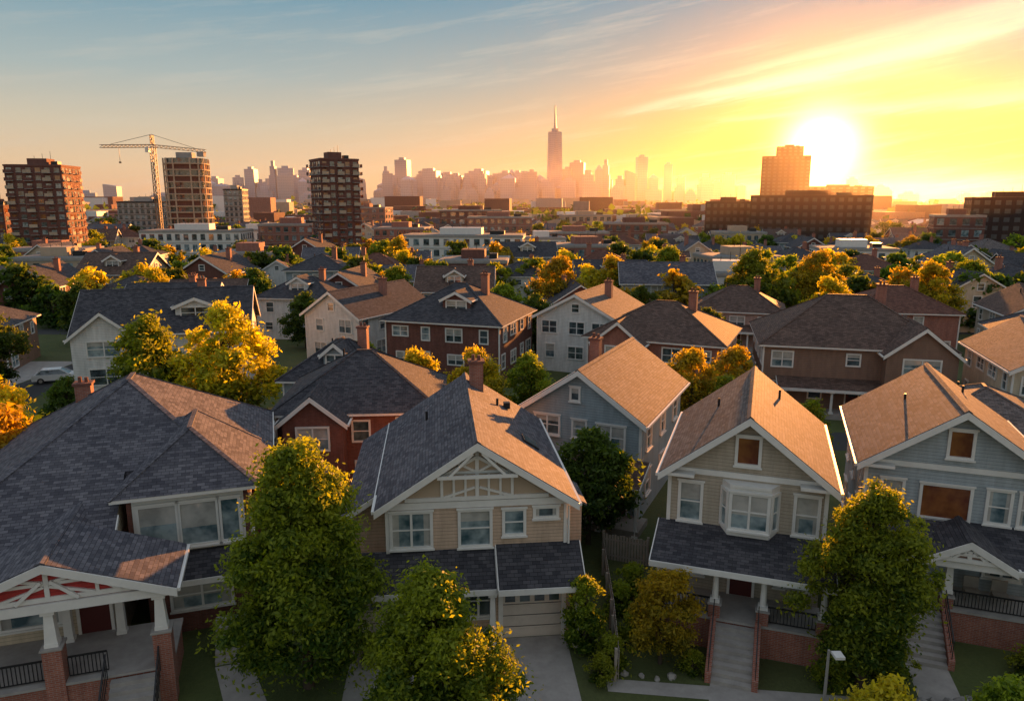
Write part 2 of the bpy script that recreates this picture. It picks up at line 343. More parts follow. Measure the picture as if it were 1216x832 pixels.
# ================================================================ FOREGROUND HOUSES
def house_B():
    b=Bld('beige_gable_house',(-1.5,29.6,0),6)
    ze,zr=6.45,9.0; m=(zr-ze)/3.9
    penta(b,-3.9,3.9,0,11.5,0,ze,zr,S_BEIGE); gable_roof(b,-3.9,3.9,0,11.5,ze,zr,SH_BLUE,of=.6)
    b.xz('walls',[(-5.6,0),(-3.92,0),(-3.92,ze-.05),(-5.6,ze-1.7*m-.05)],1.7,11.4,S_BEIGE)
    xa,xb=-4.352,-6.0
    b.xz('roof',[(xa,ze+(xa+3.9)*m+.015),(xb,ze+(xb+3.9)*m+.015),(xb,ze+(xb+3.9)*m+.165),(xa,ze+(xa+3.9)*m+.165)],1.2,11.9,SH_BLUE)
    b.xz('trim',[(xa-.13,ze+(xa-.13+3.9)*m-.15),(xb-.02,ze+(xb+3.88)*m-.15),(xb-.02,ze+(xb+3.88)*m+.12),(xa-.13,ze+(xa-.13+3.9)*m+.12)],1.14,1.197,W)
    b.box('belt_board',-3.95,3.95,-.07,-.003,6.05,6.35,W)
    b.xz('gable_panel',[(-3.3,6.38),(3.3,6.38),(0,8.6)],-.035,-.002,STUCCO)
    truss(b,0,8.85,6.35,3.6,-.04)
    for x in(-1.0,1.0,-.5,.5): b.box('gable_truss',x-.05,x+.05,-.10,-.041,6.55,7.55,W)
    b.bar('gable_truss',(-1.5,-.09,7.5),(0,-.09,8.35),.13,W); b.bar('gable_truss',(1.5,-.09,7.5),(0,-.09,8.35),.13,W)
    b.box('gable_truss',-1.7,1.7,-.62,-.53,7.55,7.70,W)
    for s in(-1,1): b.bar('gable_truss',(s*.2,-.57,8.65),(s*1.2,-.57,7.65),.11,W)
    win(b,-2.85,4.35,5.85,1.6,n=2,g=GL_L); win(b,-.1,4.3,5.85,1.25,n=1,g=GL_L); win(b,1.6,4.75,5.8,.8,g=GL_L)
    win(b,3.0,5.5,5.85,.9,dh=False)
    for x in(-3.87,3.87): b.box('corner_boards',x-.08,x+.08,-.06,.06,3.9,6.03,W)
    b.box('garage_walls',-5.7,-2.6,-.45,2,0,2.95,S_BEIGE); b.box('garage_walls',.75,4.05,-.45,2,0,2.95,S_BEIGE)
    for x0,x1 in((-5.35,-2.95),(1.05,3.65)):
        b.box('garage_door',x0,x1,-.50,-.44,0,2.15,DOORW)
        for i in range(1,4): b.box('garage_door',x0,x1,-.515,-.501,2.15*i/4-.012,2.15*i/4+.012,METAL)
        for j in range(4):
            xx=x0+(x1-x0)*(j+.5)/4
            for i in range(3): b.box('garage_door',xx-.22,xx+.22,-.515,-.501,.1+.54*i,.43+.54*i,DOORW)
            b.box('garage_door',xx-.22,xx+.22,-.512,-.501,1.72,2.02,GL)
        for s in(x0-.1,x1+.1): b.box('trim',s-.1,s+.1,-.56,-.45,0,2.35,W)
        b.box('trim',x0,x1,-.56,-.45,2.15,2.35,W)
    door(b,-1.6,0,.3); win(b,0,.9,2.3,1.1,n=2)
    b.box('porch_floor',-2.6,.75,-.9,-.01,0,.3,CONC)
    column(b,-2.35,-1.15,.0,2.6,.12,True); column(b,.55,-1.15,0,2.6,.12,True); column(b,4.2,-1.4,0,2.75,.12,True)
    shed(b,-6.0,.72,.02,4.0,-1.35,2.75,SH_DARK); shed(b,.8,4.5,.02,4.12,-1.65,2.85,SH_DARK)
    b.M=T(3.9,5.5)@RZ(90)
    for cx in(-3,0,3): win(b,cx,4.3,5.7,1.0); win(b,cx,1.2,2.6,1.1)
    b.M=T(-5.6,6)@RZ(-90)
    for cx in(-3,0,3): win(b,cx,3.2,4.5,1.0,g=GL_L); win(b,cx,.9,2.2,1.0)
    b.M=Matrix.Identity(4)
    b.box('oriel',3.92,4.9,1.5,3.6,3.2,5.3,S_BEIGE); b.xz('oriel',[(3.92,5.9),(5.1,5.3),(5.1,5.4),(3.92,6.02)],1.3,3.8,SH_BLUE)
    chimney(b,.55,10.0,8,10.2,.75,.75)
    def roofbox(x,y,w,h,mt,part,t=.1):
        z=zr-abs(x)*m+.17; s=1 if x>0 else -1
        b.xz(part,[(x-w/2,z+w/2*m*s),(x+w/2,z-w/2*m*s),(x+w/2,z-w/2*m*s+t),(x-w/2,z+w/2*m*s+t)],y-h/2,y+h/2,mt)
    roofbox(2.9,4.6,.75,1.0,METAL,'skylight'); roofbox(2.9,4.6,.6,.85,GL,'skylight',.115)
    b.cyl('roof_vents',(1.6,8.5),.07,.07,7.8,8.5,METAL,8); b.cyl('roof_vents',(-2.2,7.5),.07,.07,7.4,8.2,METAL,8); b.box('roof_vents',2.0,2.35,9,9.35,7.75,8.1,METAL)
    b.cyl('downpipe',(4.0,-.12),.05,.05,4.2,6.0,W,8)
    return b.finish()
def house_DE(name,loc,yaw,wall,variant):
    b=Bld(name,loc,yaw); hw=3.3 if variant=='D' else 3.7; ze,zr=7.3,9.85; L=9.2
    RF=SH_GREY
    penta(b,-hw,hw,0,L,0,ze,zr,wall); gable_roof(b,-hw,hw,0,L,ze,zr,RF,of=.6,o=.45)
    b.box('belt_board',-hw-.04,hw+.04,-.08,-.003,7.02,7.28,W)
    b.xz('gable_panel',[(-hw+.35,7.3),(hw-.35,7.3),(0,zr-.25)],-.04,-.002,wall)
    for s in(-1,1):
        xa,xb=sorted((s*hw,s*(hw-.9))); b.box('trim',xa-.2,xb+.2,-.6,-.085,7.0,7.14,W)
    win(b,0,7.75,8.9,.85,y=-.04,g=GL_W,dh=False)
    b.box('foundation',-hw-.05,hw+.05,-.05,L+.05,0,1.3,BRK)
    if variant=='D':
        win(b,-2.35,4.85,6.55,.85,n=1,g=GL_L); win(b,2.55,4.85,6.5,.85,n=1,g=GL_L)
        bay=[(-1.0,0),(-.65,-.55),(1.05,-.55),(1.4,0)]
        b.prism('bay_window',[(x,y,4.55) for x,y in bay],(0,0,2.25),W)
        b.M=T(.2,-.55); win(b,0,4.95,6.5,1.45,n=2,g=GL_L); 
        a=math.degrees(math.atan2(.55,.35))
        b.M=T(-.825,-.275)@RZ(-a); win(b,0,4.95,6.5,.38,g=GL_L,lod=1); b.M=T(1.225,-.275)@RZ(a); win(b,0,4.95,6.5,.38,g=GL_L,lod=1)
        b.M=Matrix.Identity(4)
        b.prism('bay_window',[(x*1.0,y-.06 if y else 0,6.8) for x,y in bay],(0,0,.12),W)
        dcx=.05; scx=-.05; pcol=[-3.35,-.95,1.0,3.35]
    else:
        win(b,-.35,4.75,6.25,1.9,n=1,g=GL_W,dh=False); win(b,-2.55,4.85,6.3,.8,g=GL_L); win(b,1.75,4.85,6.3,.8,g=GL_L); win(b,2.95,4.85,6.3,.7,g=GL_L)
        dcx=-1.3; scx=-1.3; pcol=[-3.5,-2.3,-.3,3.3]
    b.box('porch_floor',-hw,hw,-2.3,-.055,0,1.4,BRK); b.box('porch_floor',-hw-.08,hw+.08,-2.38,-.056,1.4,1.5,CONC)
    b.box('porch_beam',-hw-.05,hw+.15,-2.3,-2.05,3.55,3.85,W)
    shed(b,-hw-.4,hw+.4,.0,4.55,-2.7,3.78,SH_DARK)
    for x in pcol:
        pier(b,x,-2.1,0,2.1 if variant=='D' else 2.0,.24); column(b,x,-2.1,2.18,3.55,.14,variant!='D')
    if variant=='E':
        b.M=T(.2,0); penta(b,-1.5,1.5,-2.75,-.6,3.82,4.0,4.85,W,'porch_gable'); gable_roof(b,-1.5,1.5,-2.75,-.3,4.0,4.85,SH_DARK,o=.3,of=.15,ob=0,part='porch_roof'); 
        b.xz('porch_gable',[(-1.1,4.02),(1.1,4.02),(0,4.62)],-2.79,-2.76,S_BROWN); truss(b,0,4.7,3.95,1.5,-2.81); b.M=Matrix.Identity(4)
    door(b,dcx,-.05,1.5); win(b,2.2,2.3,3.4,1.3,y=-.05,n=2); win(b,-2.3,2.3,3.4,1.2,y=-.05,n=2)
    for x in ((2.2,) if variant=='D' else (.9,2.0)):
        b.box('porch_chair',x-.3,x+.3,-1.3,-.75,1.85,1.93,WOOD); b.box('porch_chair',x-.3,x+.3,-.78,-.72,1.93,2.45,WOOD)
        for i in(-1,1):
            for yy in(-1.25,-.8): b.box('porch_chair',x+i*.27-.03,x+i*.27+.03,yy-.03,yy+.03,1.5,1.85,WOOD)
    steps(b,scx,1.55,-2.38,1.5,8,.3)
    for s in(-1,1):
        x=scx+s*.9; b.yz('steps',[(-2.4,0),(-2.4,1.65),(-4.75,.45),(-4.75,0)],x-.12,x+.12,BRK)
        b.yz('railing',[(-2.4,2.35),(-2.4,2.41),(-4.7,1.3),(-4.7,1.24)],x-.02,x+.02,METAL)
        for i in range(9): 
            yy=-2.5-i*.27; zz=2.35+(yy+2.4)*.48; b.box('railing',x-.015,x+.015,yy-.015,yy+.015,zz-.95,zz,METAL)
    segs=[(pcol[0]+.25,scx-.95),(scx+.95,pcol[3]-.25)]
    for a,c in segs: rail(b,a,c,-2.1,1.5,METAL,.8)
    for fr in((T(hw,L/2)@RZ(90)),(T(-hw,L/2)@RZ(-90))):
        b.M=fr
        for cx in(-2.9,0,2.9): win(b,cx,4.8,6.3,.9); win(b,cx,1.9,3.3,.95)
        b.M=Matrix.Identity(4)
    for x in(-hw,hw): b.box('corner_boards',x-.08,x+.08,-.065,.07,4.6,7.0,W)
    b.cyl('roof_vents',(1.3,6.8),.06,.06,8.6,9.5,METAL,8); b.cyl('roof_vents',(-1.6,5.2),.06,.06,8.4,9.2,METAL,8)
    return b.finish()
def house_A():
    b=Bld('blue_roof_brick_house',(-13.3,24.9,0),18)
    I4=Matrix.Identity(4)
    b.box('walls',-9.5,3.6,8.5,19.5,0,5.7,BRK_D)
    XN=-2.0
    b.box('walls',-9.3,XN-.3,3.4,8.5,0,5.0,S_CREAM)
    X0,X1,Y0,Y1=-10,4.3,3.0,20.0; ap=(-2.6,13.4,9.9); ap2=(-2.6,15.0,9.9)
    yn=7.2; zn=5.1+.4615*(yn-Y0); xh=X1-(zn-5.75)/.6014
    P=[(X0,Y0,5.1),(XN,Y0,5.1),(XN,yn,zn),(xh,yn,zn),(X1,yn,5.75),(X1,Y1,5.75),(X0,Y1,5.75),ap,ap2]
    b.add('roof',P,[[0,1,2,3,7],[3,4,5,8,7],[5,6,8],[6,0,7,8]],SH_BLUE)
    for i,j in((0,1),(4,5),(5,6),(6,0)):
        p,q=Vector(P[i]),Vector(P[j]); b.prism('fascia',[p-Vector((0,0,.01)),q-Vector((0,0,.01)),q-Vector((0,0,.24)),p-Vector((0,0,.24))],(q-p).cross(Vector((0,0,1))).normalized()*.05,W)
    p=Vector(P[1]); q=p+(Vector(P[2])-p)*.45
    b.prism('fascia',[p-Vector((0,0,.01)),q-Vector((0,0,.01)),q-Vector((0,0,.22)),p-Vector((0,0,.22))],(.05,0,0),W)
    for p,q in((P[0],ap),(P[5],ap2),(P[6],ap2),(P[7],P[8]),(P[3],ap)): b.bar('ridge_caps',p,q,.24,SH_BLUE,.07)
    b.yz('walls',[(3.4,4.9),(yn,4.9),(yn,zn-.15),(3.4,5.15)],XN-.28,XN-.06,S_CREAM)
    b.xz('roof',[(XN,5.6),(4.1,5.6),(X1-.1,5.75),(xh,zn-.04),(XN,zn-.04)],yn+.02,yn+.15,SH_BLUE)
    xl,xr=-1.75,3.2
    b.box('upper_room_walls',xl,xr,5.4,yn,3.2,6.55,BRK_D)
    b.box('upper_room_walls',xl+.22,xr-.2,5.33,5.4,3.75,6.5,W)
    win(b,-.55,4.05,5.95,1.45,y=5.32,n=1,g=GL_L,dh=False); win(b,1.1,4.05,5.95,1.45,y=5.32,n=1,g=GL_L,dh=False); win(b,2.4,4.05,5.95,.7,y=5.32,g=GL_L,dh=False)
    hip_roof(b,xl,xr,5.4,11.0,6.6,8.55,SH_BLUE,.55,ridge=((.7,8.2),(.7,11.4)),part='upper_room_roof')
    b.M=T(xr,8)@RZ(90); win(b,-1.9,4.2,5.9,.9,n=1,g=GL_L); win(b,6,3.6,5,1.2,y=-.4,n=2); win(b,9,3.6,5,1.2,y=-.4,n=2); b.M=I4
    b.box('lower_bay_walls',-1.2,3.1,5.0,8.5,0,2.9,BRK_D)
    shed(b,-1.6,3.6,5.38,3.6,4.2,2.75,SH_DARK,part='skirt_roof')
    win(b,1.0,1.2,2.4,2.4,y=4.99,n=2,g=GL_L)
    b.box('porch_floor',-9.0,.25,.1,3.39,0,1.5,BRK); b.box('porch_floor',-9.1,.35,0,3.4,1.5,1.6,CONC)
    penta(b,-7.3,.3,.15,3.3,4.75,4.9,6.35,S_RED,'porch_gable'); gable_roof(b,-7.3,.3,.15,3.3,4.9,6.35,SH_BLUE,o=.45,of=.35,ob=.2,part='porch_roof')
    b.xz('porch_roof',[(-7.0,5.0),(-2.2,5.0),(-3.5,6.4)],3.3,6.2,SH_BLUE)
    b.box('porch_beam',-7.4,.4,.0,.14,4.5,4.85,W); b.M=T(-3.5,0); truss(b,0,6.25,4.85,3.8,.14)
    for s in(-1,1):
        b.bar('gable_truss',(s*1.0,.02,4.95),(s*.15,.02,5.7),.12,W); b.bar('gable_truss',(s*2.4,.05,5.0),(s*1.6,.05,5.55),.1,W)
    b.M=I4
    for x in(.05,-3.6,-7.2):
        pier(b,x,.3,0,3.0,.32); column(b,x,.3,3.08,4.5,.17,True)
    rail(b,-3.2,-1.9,.3,1.6,METAL); rail(b,-6.9,-3.95,.3,1.6,METAL)
    door(b,-2.9,3.4,1.6,1.1,2.2); win(b,-5.2,2.3,3.9,2.0,y=3.4,n=1,g=GL_L,dh=False); win(b,-7.8,2.3,3.9,1.4,y=3.4,n=2,g=GL_L)
    column(b,-3.8,3.0,1.6,4.7,.13,True); column(b,-1.9,3.0,1.6,4.7,.13,True)
    steps(b,-1.0,1.6,0,1.6,8)
    for s in(-1,1):
        x=-1.0+s*.9; b.yz('railing',[(0,2.45),(0,2.52),(-2.4,1.15),(-2.4,1.08)],x-.025,x+.025,METAL)
        for i in range(11):
            yy=-.05-i*.23; zz=2.45+yy*.57; b.box('railing',x-.015,x+.015,yy-.015,yy+.015,zz-.95,zz,METAL)
    for i in range(6): b.box('side_steps',1.6,3.0,3.4-i*.3,3.7-i*.3+.002,0,1.2-.2*i,CONC)
    chimney(b,-5.5,17,7.0,9.0)
    return b.finish()
def house_C():
    b=Bld('grey_blue_gable_house',(4.1,42.6,0),-25)
    ze,zr,hw,L=6.4,9.0,3.8,10.8
    penta(b,-hw,hw,0,L,0,ze,zr,S_GREY); gable_roof(b,-hw,hw,0,L,ze,zr,SH_GREY,of=.5)
    win(b,-2.1,4.9,6.0,1.5,n=2,g=GL); win(b,0,4.9,5.9,.75,g=GL_L); win(b,2.0,4.45,5.8,1.6,n=2,g=GL_L); win(b,-.3,7.2,7.9,.45,dh=False)
    win(b,-2,1.5,2.9,1.5,n=2); door(b,2.6,0,.4); 
    shed(b,-.5,4.4,.0,3.8,-2.2,2.9,SH_BROWN); 
    for x in(-.3,2,4.2): column(b,x,-2,0,2.75,.11)
    b.box('porch_floor',-.5,4.4,-2.1,-.01,0,.4,WOOD)
    b.M=T(hw,L/2)@RZ(90)
    for cx in(-3.5,0,3.5): win(b,cx,4.2,5.6,1.0); win(b,cx,1.3,2.7,1.0)
    b.M=T(-hw,L/2)@RZ(-90)
    for cx in(-3.5,0,3.5): win(b,cx,4.2,5.6,1.0); win(b,cx,1.3,2.7,1.0)
    b.M=Matrix.Identity(4); chimney(b,-.9,5.5,8,9.9,.65,.65); 
    for x in(-hw,hw): b.box('corner_boards',x-.08,x+.08,-.06,.06,0,6.0,W)
    return b.finish()
house_A(); house_B(); house_C()
house_DE('tan_porch_house',(10.3,30.3,0),-19,S_TAN,'D')
house_DE('pale_blue_porch_house',(20.1,31.2,0),-20,S_BLUE,'E')

# ================================================================ SECOND ROWS
GH=gen_house
GH('dark_roof_brick_house',(-10.2,46.2,0),4,10.5,9.5,5.4,8.6,'hip',BRK_D,SH_DARK,cross=-2.6,seed=3,chim=False)
GH('dark_roof_cottage',(-14.5,57,0),-5,8,7,4.8,7.6,'hip',S_GREY,SH_DARK,seed=4,dormer=True)
GH('brick_dormer_house',(-7.5,76,0),-18,13,12,6.4,10.0,'hip',BRK_D,SH_DARK,dormer=1.0,seed=5,winmat=GL_L)
GH('white_gable_house',(-21,84,0),-28,8,14,6.0,8.6,'gf',S_WHITE,SH_DARK,seed=6)
GH('white_dormer_house',(-35,72,0),14,16,10,6.2,9.8,'gs',S_WHITE,SH_DARK,cross=-5.0,dormer=3.0,seed=8)
GH('brown_hip_house',(13.5,69,0),-24,13,11,5.8,9.0,'hip',BRK,SH_BROWN,seed=9,cross=-3)
GH('white_side_house',(7.0,80,0),-24,9,12,6.4,8.8,'gf',S_WHITE,SH_GREY,seed=10)
GH('pink_hip_house',(29,93,0),-18,11,9,5.0,7.9,'hip',S_PINK,SH_BROWN,seed=11,porch=True)
GH('brown_porch_house',(30.5,63.5,0),-14,15.5,12,6.2,10.2,'hip',S_BROWN,SH_BROWN,porch=True,cross=5.0,seed=12,winmat=GL_L)
GH('beige_gable_house',(43,54,0),-16,8.5,12,6.2,8.6,'gf',S_CREAM,SH_GREY,porch=True,seed=13)
GH('cream_hip_house',(52,66,0),-20,10,11,6,9,'hip',S_TAN,SH_DARK,seed=14)
GH('grey_hip_house',(30.5,44,0),-22,9,10,4.2,6.6,'hip',S_GREY,SH_GREY,seed=15,chim=False)
GH('slate_roof_house',(-62,78,0),15,12,10,5.2,8.0,'hip',S_BROWN,SH_DARK,seed=16)
GH('stucco_house',(-44,92,0),8,11,9,5.6,8.2,'gs',STUCCO,SH_DARK,seed=17)
GH('white_hip_house',(-30,100,0),-8,11,9,5.8,8.4,'hip',S_WHITE,SH_DARK,dormer=True,seed=18)
GH('brick_hip_house',(48,88,0),-10,12,10,5.6,8.4,'hip',BRK,SH_RED,seed=19)
GH('tan_gable_house',(63,84,0),-15,9,11,5.8,8.4,'gf',S_TAN,SH_BROWN,seed=20)

variants=[]
spec=[('gf',8.5,11,5.8,8.4,S_WHITE,SH_GREY,'white_house'),('hip',11,10,5.6,8.4,BRK,SH_GREY,'brick_house'),('gs',12,9,5.6,8.2,S_CREAM,SH_DARK,'cream_house'),
 ('hip',10,10,5.8,8.2,S_GREY,SH_DARK,'grey_house'),('gf',9,12,5.8,8.6,BRK_D,SH_DARK,'dark_brick_house'),('gs',11,10,5.4,8.4,S_TAN,SH_BROWN,'tan_house'),('hip',12,11,5.6,8.6,S_WHITE,SH_RED,'red_roof_house'),
 ('gs',13,9,5.8,8.3,S_BLUE,SH_BLUE,'pale_blue_house'),('gf',8,10,6.0,8.8,S_CREAM,SH_BLUE,'beige_house'),('hip',11,11,5.8,8.4,S_WHITE,SH_DARK,'white_hip_house')]
for i,(r,w,d,ze,zr,wl,rf,nm) in enumerate(spec):
    variants.append((nm,GH(nm,(0,0,0),0,w,d,ze,zr,r,wl,rf,join=True,seed=30+i,dormer=(i%3==2))))
BLOCK=[]
def flat_block(name,loc,yaw,w,d,h,nf,nb,wall,balc=False,g=None,slab=None,gl=None):
    b=Bld(name,loc,yaw); b.box('walls',-w/2,w/2,0,d,0,h,wall)
    b.box('parapet',-w/2-.15,w/2+.15,-.15,d+.15,h,h+.5,slab or wall); b.box('roof_surface',-w/2+.3,w/2-.3,.3,d-.3,h+.5,h+.56,FLATROOF)
    b.box('roof_plant',-w*.2,w*.15,d*.3,d*.7,h+.56,h+2.4,wall); b.box('roof_plant',w*.22,w*.34,d*.3,d*.5,h+.56,h+1.6,METAL)
    for q in range(3): b.cyl('roof_antennas',(-w*.1+q*w*.12,d*.4+q),.08,.05,h+.5,h+3.2+q*.7,METAL,6)
    fh=h/nf; rs=random.Random(int(w*h)); gl=gl or [GL,GL,GL_L,g or GL]
    for M,L in side_frames(w,d):
        b.M=M; n=max(2,round(nb*L/w))
        for f in range(nf):
            for i in range(n):
                cx=-L/2+L*(i+.5)/n; ww=L/n*.55; z0=f*fh+fh*.28; z1=f*fh+fh*.82
                b.add('windows',[(cx-ww/2,-.05,z0),(cx+ww/2,-.05,z0),(cx+ww/2,-.05,z1),(cx-ww/2,-.05,z1)],[[0,1,2,3]],rs.choice(gl))
                if wall is not SIL: b.box('sills',cx-ww/2-.1,cx+ww/2+.1,-.2,-.004,z0-.18,z0,slab or CONC)
                if balc and i%2==0: 
                    b.box('balconies',cx-ww*.8,cx+ww*.8,-1.1,-.006,z0-.35,z0-.2,CONC); b.box('balconies',cx-ww*.8,cx+ww*.8,-1.12,-1.02,z0-.2,z0+.6,wall if rs.random()<.5 else STUCCO)
            if slab: b.box('floor_bands',-L/2-.08,L/2+.08,-.12,-.003,(f+1)*fh-.18,(f+1)*fh-.02,slab)
    b.M=Matrix.Identity(4); BLOCK.append((loc[0],loc[1]+d/2,max(w,d)*.75)); return b.finish()
flat_block('brick_apartment_tower',(-137,215,0),10,15,14,28.5,13,6,BRK_D,balc=True,g=GL_W)
flat_block('brick_apartment_tower',(-48.5,212,0),30,11,11,30,14,5,BRK_D,balc=True,g=GL_W)
flat_block('dark_brick_tower',(-160,225,0),5,12,12,17,7,5,BRK_D,g=GL_W)
flat_block('white_apartment_building',(-98,225,0),4,30,14,9.5,3,12,W,slab=CONC)
flat_block('white_school_building',(-14,205,0),-4,34,14,9,3,12,W,slab=CONC)
flat_block('brick_apartment_building',(-72,240,0),6,20,14,11,4,8,BRK,slab=CONC)
flat_block('brick_apartment_building',(-118,185,0),8,20,12,6.5,2,8,BRK,slab=CONC)
flat_block('grey_office_block',(-165,330,0),6,19,16,18,7,8,CONC,slab=METAL)
flat_block('grey_office_block',(-139,372,0),6,9,12,24,9,4,CONC,slab=METAL)
flat_block('brick_apartment_building',(-5,300,0),0,26,14,12,4,9,BRK,slab=CONC)
GS=[GL_S]
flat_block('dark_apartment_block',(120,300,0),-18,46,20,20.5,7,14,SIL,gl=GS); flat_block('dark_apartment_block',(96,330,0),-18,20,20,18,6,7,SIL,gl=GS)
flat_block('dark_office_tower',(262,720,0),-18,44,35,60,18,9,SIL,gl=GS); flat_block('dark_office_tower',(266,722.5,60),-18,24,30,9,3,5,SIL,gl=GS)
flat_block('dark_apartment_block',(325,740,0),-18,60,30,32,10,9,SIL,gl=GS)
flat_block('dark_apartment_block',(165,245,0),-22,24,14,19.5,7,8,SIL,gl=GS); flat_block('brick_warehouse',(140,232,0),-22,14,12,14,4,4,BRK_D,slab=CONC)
flat_block('white_commercial_building',(38,128,0),-14,14,10,6,2,5,W,slab=CONC)
for (x,y,w_,h_,c_) in [(-40,262,18,9,BRK),(22,250,22,8,BRK),(48,285,24,10,BRK_D),(-95,270,20,8,W),(-20,360,30,14,BRK_D),(40,390,26,11,STUCCO),(-80,390,28,15,BRK),(78,250,16,8,STUCCO),(10,232,14,7,W),(-60,165,15,7,BRK),(52,160,16,6.5,STUCCO),(-8,150,14,6.5,BRK_D),(85,180,18,7,W),(-95,150,15,7,STUCCO),(20,185,18,7.5,BRK)]:
    flat_block('commercial_block',(x,y,0),random.uniform(-12,8),w_,13,h_,max(2,int(h_/3)),7,c_,slab=CONC)
b=Bld('tower_under_construction',(-130.5,302,0),10)
def rr(r,n=28,k=3.2): return [(r*math.copysign(abs(math.cos(2*math.pi*i/n))**(2/k),math.cos(2*math.pi*i/n)),r*math.copysign(abs(math.sin(2*math.pi*i/n))**(2/k),math.sin(2*math.pi*i/n))) for i in range(n)]
for f in range(15):
    z=f*2.35; b.prism('floor_slabs',[(x,y,z) for x,y in rr(8.3)],(0,0,.45),STUCCO); b.prism('walls',[(x,y,z+.45) for x,y in rr(7.5)],(0,0,1.9),BRK_D if f%2 else GL)
    for x,y in rr(8.0)[::2]: b.box('pillars',x-.25,x+.25,y-.25,y+.25,z+.45,z+2.35,STUCCO)
b.box('lift_core',-3,3,-3,3,35.3,37.6,CONC); b.finish(); BLOCK.append((-134,302,14))
b=Bld('tower_crane',(-132,278,0),-4)
def lattice(part,a,c,w,n,mt,th=.28):
    a=Vector(a);c=Vector(c);d=(c-a).normalized();u=Vector((0,1,0))*w/2;v=d.cross(Vector((0,1,0))).normalized()*w/2
    cs=[u+v,u-v,-u-v,-u+v]
    for k in cs: b.bar(part,a+k,c+k,th,mt)
    for i in range(n):
        p=a+(c-a)*i/n;q=a+(c-a)*(i+1)/n
        for j in range(4): b.bar(part,p+cs[j],q+cs[(j+1)%4],th*.6,mt); b.bar(part,p+cs[j],p+cs[(j+1)%4],th*.6,mt)
lattice('mast',(0,0,0),(0,0,38),1.5,18,YEL,.22); lattice('jib',(1,0,38.5),(-20,0,38.5),1.0,14,YEL,.17); lattice('counter_jib',(0,0,38.5),(20,0,36.6),1.0,12,YEL,.17)
lattice('apex',(0,0,39),(0,0,42.4),.9,2,YEL,.2)
b.bar('pendants',(0,0,42.6),(-16,0,39.2),.13,METAL); b.bar('pendants',(0,0,42.6),(16,0,37.6),.13,METAL)
b.box('counterweight',17,19.5,-1,1,34.6,36.4,CONC); b.box('cab',-1.9,-.6,-2,-.6,36.2,38.0,W); b.box('base',-3,3,-3,3,0,.8,CONC)
b.bar('hook_cable',(-13,0,38),(-13,0,33),.1,METAL); b.box('hook_block',-13.3,-12.7,-.3,.3,32.4,33,YEL); b.finish()

occ=[(x,y,r) for x,y,r in BLOCK]
y=112.0; k=0
while y<430:
    half=.78*y+25; x=-half+random.uniform(0,8)
    while x<half:
        px,py=x+random.uniform(-2,2),y+random.uniform(-4,4)
        if all((px-a)**2+(py+5-c)**2>(r+6)**2 for a,c,r in occ) and random.random()<.92:
            nm,me=random.choice(variants); put(nm,me,(px,py,0),random.choice([0,0,0,90,-90,180])+random.uniform(-8,8)-px*.06,random.uniform(.85,1.12)); k+=1
        x+=random.uniform(14,19)*(1+max(0,y-250)/500)
    y+=random.uniform(17,21)*(1+max(0,y-200)/500)
b=Bld('distant_city_blocks')
cm=[BRK,BRK_D,STUCCO,CONC,FLATROOF,W,CONC,BRK_D]
for i in range(3600):
    y=430*math.exp(random.random()*math.log(3600/430)); x=random.uniform(-.8,.8)*y*1.05
    w,d,h=random.uniform(9,26),random.uniform(9,22),random.choice([6,7,7,8,8,9,10,12]); s=1+y/3000; w*=s;d*=s
    if random.random()<.05: h=random.uniform(14,23)
    m=random.choice(cm); 
    if h<9: b.M=T(x,y)@RZ(random.uniform(-20,20)); b.xz('b',[(-w/2,0),(w/2,0),(w/2,h-2),(0,h+1),(-w/2,h-2)],0,d,m)
    else: b.M=T(x,y)@RZ(random.uniform(-10,10)); b.box('b',-w/2,w/2,0,d,0,h,m)
me=b.finish(join=True); put('distant_city_blocks',me,(0,0,0))

SKY=[m_grid('skyscraper_haze_blue',(.30,.40,.50),(.21,.30,.40),6,8,.7,.7,.4),m_grid('skyscraper_haze_pale',(.36,.40,.45),(.25,.31,.37),7,9,.5,.55,.6),m_grid('skyscraper_haze_grey',(.26,.34,.43),(.20,.27,.36),9,7,.8,.5,.5)]  # pale blue-grey distance haze mixed into the tower base colours
D=2600.; PX=.98*D/868
def sk(u,w,v,kind=None,dy=0):
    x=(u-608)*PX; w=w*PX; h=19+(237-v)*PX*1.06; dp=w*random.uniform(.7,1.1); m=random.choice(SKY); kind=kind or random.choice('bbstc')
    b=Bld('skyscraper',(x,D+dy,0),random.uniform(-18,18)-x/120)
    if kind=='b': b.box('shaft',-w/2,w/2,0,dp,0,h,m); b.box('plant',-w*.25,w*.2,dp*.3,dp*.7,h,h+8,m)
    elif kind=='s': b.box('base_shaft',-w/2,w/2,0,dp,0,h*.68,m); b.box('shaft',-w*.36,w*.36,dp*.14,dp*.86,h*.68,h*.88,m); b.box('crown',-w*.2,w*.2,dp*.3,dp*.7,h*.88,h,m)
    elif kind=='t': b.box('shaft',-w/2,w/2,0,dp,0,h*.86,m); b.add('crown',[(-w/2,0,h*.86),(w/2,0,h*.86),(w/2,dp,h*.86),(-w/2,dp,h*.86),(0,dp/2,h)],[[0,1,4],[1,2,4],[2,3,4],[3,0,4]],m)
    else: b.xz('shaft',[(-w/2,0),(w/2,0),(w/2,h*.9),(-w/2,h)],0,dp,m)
    me=b.finish(join=True); put('skyscraper',me,b.loc,b.yaw)
